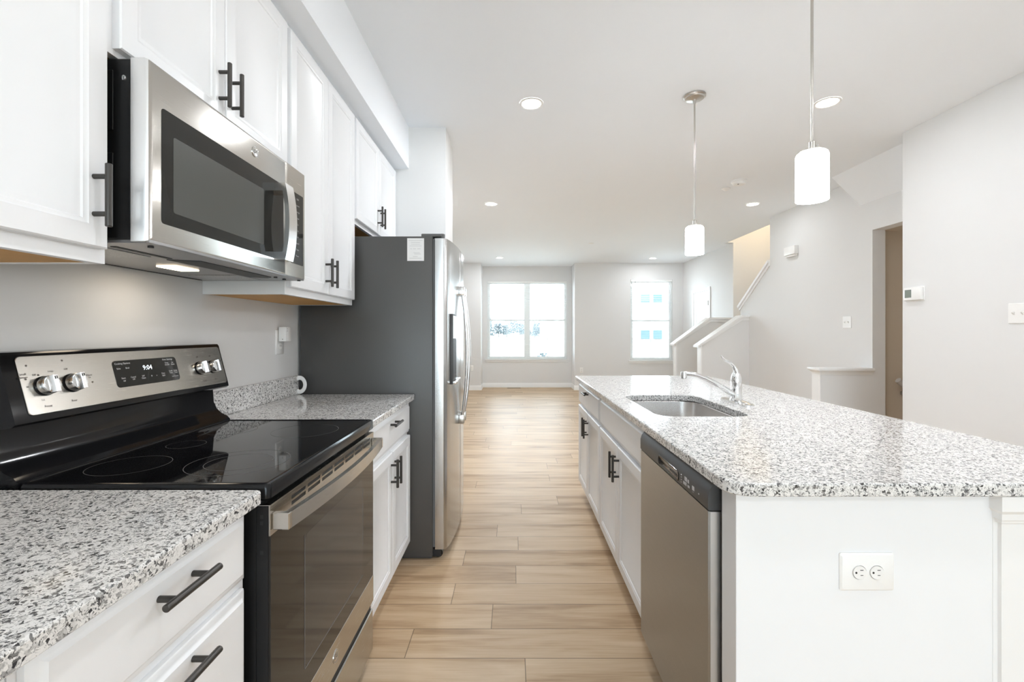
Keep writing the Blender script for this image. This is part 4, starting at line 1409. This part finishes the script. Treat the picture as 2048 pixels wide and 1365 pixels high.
t = thing('thermostat', 'white wall thermostat with a small grey screen on the right wall', 'thermostat', (XR, 3.30, 1.525))
m = MB(); m.box(XR - 0.006, XR - 0.0003, 3.222, 3.375, 1.474, 1.580, 0.003, 1); m.build('thermostat_base', M['plastic'], t)
m = MB(); m.box(XR - 0.030, XR - 0.006, 3.226, 3.371, 1.482, 1.576, 0.006, 2); tb = m.build('thermostat_body', M['plastic'], t)
m = MB(); m.box(XR - 0.0308, XR - 0.0298, 3.302, 3.357, 1.502, 1.560, 0.0004); m.build('screen', M['screen'], tb)

def outlet_yz(label, x, sgn, yc, zc, group, with_sockets=True):
    """vertical duplex on a wall with constant x"""
    t = thing('wall_outlet', label, 'electrical outlet', (x, yc, zc), group)
    m = MB(); m.loft([[(x + sgn * d, y, z) for y, z in rr(yc - 0.040 + i, yc + 0.040 - i, zc - 0.062 + i, zc + 0.062 - i, 0.004, 4)] for i, d in ((0, 0.0003), (0, 0.003), (0.003, 0.0055))])
    m.build('plate', M['plastic'], t)
    for dz in (-0.020, 0.020):
        m = MB(); m.lathe([(0.016, sgn * 0.0055), (0.0155, sgn * 0.0075)], (x, yc, zc + dz), 'x', 20)
        s = m.build('socket', M['plastic_warm'], t)
        m = MB()
        for dy in (-0.006, 0.006):
            m.box(x + sgn * 0.0075, x + sgn * 0.0079, yc + dy - 0.001, yc + dy + 0.001, zc + dz - 0.002, zc + dz + 0.006)
        m.build('slots', M['gasket'], s)
    return t
def outlet_xz(label, y, xc, zc, group, horizontal=False, w=0.072, h=0.118, big=False):
    """outlet on a face with constant y, looking towards the camera"""
    t = thing('wall_outlet', label, 'electrical outlet', (xc, y, zc), group)
    if horizontal:
        w, h = 0.124, 0.086
    m = MB(); m.loft([[(x, y - d, z) for x, z in rr(xc - w / 2 + i, xc + w / 2 - i, zc - h / 2 + i, zc + h / 2 - i, 0.005, 4)] for i, d in ((0, 0.0003), (0, 0.0028), (0.004, 0.006))])
    m.build('plate', M['plastic'], t)
    for k in (-1, 1):
        cx, cz = (xc + k * 0.0195, zc) if horizontal else (xc, zc + k * 0.0195)
        m = MB()
        m.lathe([(0.0168, -0.006), (0.0168, -0.0068), (0.0160, -0.0068), (0.0160, -0.0055), (0.0152, -0.0055), (0.0150, -0.0082)], (cx, y, cz), 'y', 28)
        s = m.build('socket', M['plastic'], t)
        m = MB()
        if horizontal:
            m.box(cx + 0.0005, cx + 0.0075, y - 0.0086, y - 0.0081, cz + 0.0050, cz + 0.0064)
            m.box(cx + 0.0012, cx + 0.0070, y - 0.0086, y - 0.0081, cz - 0.0064, cz - 0.0052)
            m.lathe([(0.0023, -0.0087), (0.0023, -0.0081)], (cx - 0.0085, y, cz), 'y', 12)
        else:
            for dx in (-0.006, 0.006):
                m.box(cx + dx - 0.0008, cx + dx + 0.0008, y - 0.0086, y - 0.0081, cz, cz + 0.007)
            m.lathe([(0.0022, -0.0087), (0.0022, -0.0081)], (cx, y, cz - 0.007), 'y', 12)
        m.build('slots', M['black_matte'], s)
    return t
outlet_yz('white outlet on the left wall above the granite backsplash', XL, 1, 2.300, 1.200, 'wall outlets')
outlet_xz('horizontal white double outlet on the island end panel', 1.040, 0.8065, 0.704, 'wall outlets', True)
outlet_xz('small white outlet low on the wall left of the alcove', Y1, -0.894, 0.475, 'wall outlets')
outlet_xz('small white outlet low on the wall right of the alcove', Y1, 1.475, 0.43, 'wall outlets')
# plug-in adapter on the upper socket of the left wall outlet
t = thing('plug_in_adapter', 'small white plug-in box on the left wall outlet', 'adapter', (XL + 0.02, 2.30, 1.235))
m = MB(); m.box(XL + 0.010, XL + 0.046, 2.275, 2.332, 1.204, 1.277, 0.003, 2); ad = m.build('adapter_body', M['plastic'], t)
m = MB()
for dz in (0.0, 0.010):
    m.box(XL + 0.0459, XL + 0.0465, 2.286, 2.294, 1.258 + dz - 0.002, 1.258 + dz)
m.cyl((XL + 0.030, 2.2752, 1.215), (XL + 0.030, 2.2742, 1.215), 0.0022, 12)
m.build('adapter_marks', M['gasket'], ad)
# white hook-shaped plastic clip leaning at the end of the counter
m = MB()
pts, rad = [], []
for k in range(17):
    a = math.radians(125 - 250 * k / 16)
    pts.append((-1.168 + 0.022 + 0.030 * math.cos(a) - 0.006, 2.455, 0.9665 + 0.038 * math.sin(a)))
    rad.append(0.0135 - 0.0035 * math.sin(math.pi * k / 16))
m.tube(pts, rad, 14, flat=0.55)
tag(m.build('cabinet_hook', M['plastic']), 'white curved plastic hook standing at the counter end beside the refrigerator', 'hook')

# handrail in the basement passage
t = thing('handrail', 'grey sloping handrail end seen inside the tall opening', 'handrail', (3.6, 4.26, 0.8))
m = MB(); m.tube([(3.575, 4.225, 0.805), (3.70, 4.225, 0.70), (4.6, 4.225, 0.0), (5.6, 4.225, -0.78)], 0.026, 12); m.build('rail', M['rail'], t)
m = MB(); m.box(3.66, 3.69, 4.225, 4.2995, 0.66, 0.69); m.build('bracket', M['nickel'], t)

# ================================================================ outside
mb = MB(); mb.box(-140, 140, 10.6, 300, -0.35, -0.30)
o = mb.build('lawn', M['lawn']); tag(o, 'pale open ground outside the windows', 'ground', kind='structure')
mb = MB(); mb.box(-60, 60, -60, -5.9, -0.35, -0.30)
o = mb.build('rear_ground', M['lawn']); tag(o, 'pale ground outside the added glazing behind the camera', 'ground', kind='structure')

t = thing('neighbour_house', 'white sided house with paired shuttered windows seen through the single window', 'house', (6, 22, -0.3))
m = MB()
HX0, HX1, HY = 1.72, 16.0, 20.0
zz = -0.3
while zz < 6.2:
    m.prism_x([(HY, zz), (HY - 0.02, zz), (HY - 0.003, zz + 0.16), (HY, zz + 0.16)], HX0, HX1)
    zz += 0.16
m.box(HX0, HX1, HY, HY + 9, -0.3, 6.2)
m.build('walls', M['siding'], t)
m = MB(); m.prism_x([(HY - 0.4, 6.1), (HY + 4.5, 9.0), (HY + 9.4, 6.1)], HX0 - 0.3, HX1 + 0.3); m.build('roof', M['roof'], t)
for z0_, z1_ in ((0.96, 1.34), (2.55, 2.93)):
    for xa in (5.60, 6.14):
        f = MB(); f.box(xa - 0.05, xa + 0.44, HY - 0.06, HY - 0.01, z0_ - 0.05, z1_ + 0.05); fo = f.build('window', M['siding'], t)
        f = MB(); f.box(xa, xa + 0.39, HY - 0.065, HY - 0.055, z0_, z1_); f.build('pane', M['ext_glass'], fo)

rng = random.Random(7)
def tree(x, y, h, w, lab, conifer):
    t = thing('distant_tree', lab, 'tree', (x, y, -0.3), 'hazy trees beyond the field')
    m = MB(); m.tube([(x, y, -0.3), (x + 0.1, y, h * 0.4), (x, y, h * 0.8)], [0.16, 0.11, 0.04], 8); m.build('trunk', M['bark'], t)
    m = MB()
    for k in range(260):
        if conifer:
            q = rng.random() ** 0.6
            z = h * (1 - q * 0.9)
            r = w * 0.5 * q * rng.uniform(0.4, 1)
        else:
            z = h * rng.uniform(0.25, 1)
            r = w * 0.55 * math.sqrt(max(0.02, 1 - ((z / h - 0.6) / 0.42) ** 2)) * rng.uniform(0.2, 1)
        a = rng.uniform(0, 6.283)
        c = Vector((x + r * math.cos(a), y + r * math.sin(a), z - 0.3))
        s = 0.22 * rng.uniform(0.6, 1.4)
        u = Vector((rng.uniform(-1, 1), rng.uniform(-1, 1), rng.uniform(-1, 1))).normalized()
        v = u.cross(Vector((rng.uniform(-1, 1), rng.uniform(-1, 1), rng.uniform(-1, 1)))).normalized()
        w_ = u.cross(v)
        P = [c + u * s, c + v * s, c - u * s, c - v * s, c + w_ * s * 0.7, c - w_ * s * 0.7]
        for i in range(4):
            m.face([P[i], P[(i + 1) % 4], P[4]]); m.face([P[(i + 1) % 4], P[i], P[5]])
    m.build('crown', M['leaf'], t, smooth=False, normals=False)
names = ['tall narrow conifer at the left edge of the double window', 'second hazy tree from the left beyond the field', 'low rounded tree left of the window mullion', 'broad tree just left of the window mullion',
         'hazy tree touching the left side of the mullion', 'narrow conifer just right of the mullion', 'second hazy conifer right of the mullion', 'low rounded tree in the right sash', 'hazy conifer beside the glazing bar of the right sash', 'last hazy tree before the white house']
specs = [(-6.6, 130, 6.4, 3.0, 1), (-4.3, 135, 4.2, 3.6, 0), (-1.9, 131, 3.6, 3.2, 0), (0.25, 137, 5.2, 3.6, 0), (2.3, 131, 4.0, 2.8, 0), (4.4, 136, 5.6, 2.8, 1), (6.2, 130, 4.8, 2.3, 1), (7.9, 136, 4.3, 2.9, 0), (9.4, 130, 5.0, 2.3, 1), (11.1, 136, 4.5, 2.9, 0)]
for n_, s_ in zip(names, specs):
    tree(*s_[:4], n_, s_[4])
# shrub by the house
t = thing('shrub', 'low hazy shrub outside, low in the right sash of the double window', 'shrub', (1.2, 18.5, -0.3))
m = MB()
for k in range(220):
    a, e_, r = rng.uniform(0, 6.283), rng.uniform(0, 1.5), rng.uniform(0.5, 1)
    c = Vector((1.2 + 0.45 * r * math.cos(a) * math.cos(e_), 18.5 + 0.4 * r * math.sin(a) * math.cos(e_), -0.3 + 0.72 * r * math.sin(e_)))
    u = Vector((rng.uniform(-1, 1), rng.uniform(-1, 1), rng.uniform(-1, 1))).normalized() * 0.05
    v = u.cross(Vector((rng.uniform(-1, 1), 1, rng.uniform(-1, 1)))).normalized() * 0.05
    m.face([c + u, c + v, c - u, c - v])
m.build('foliage', M['leaf'], t, smooth=False, normals=False)
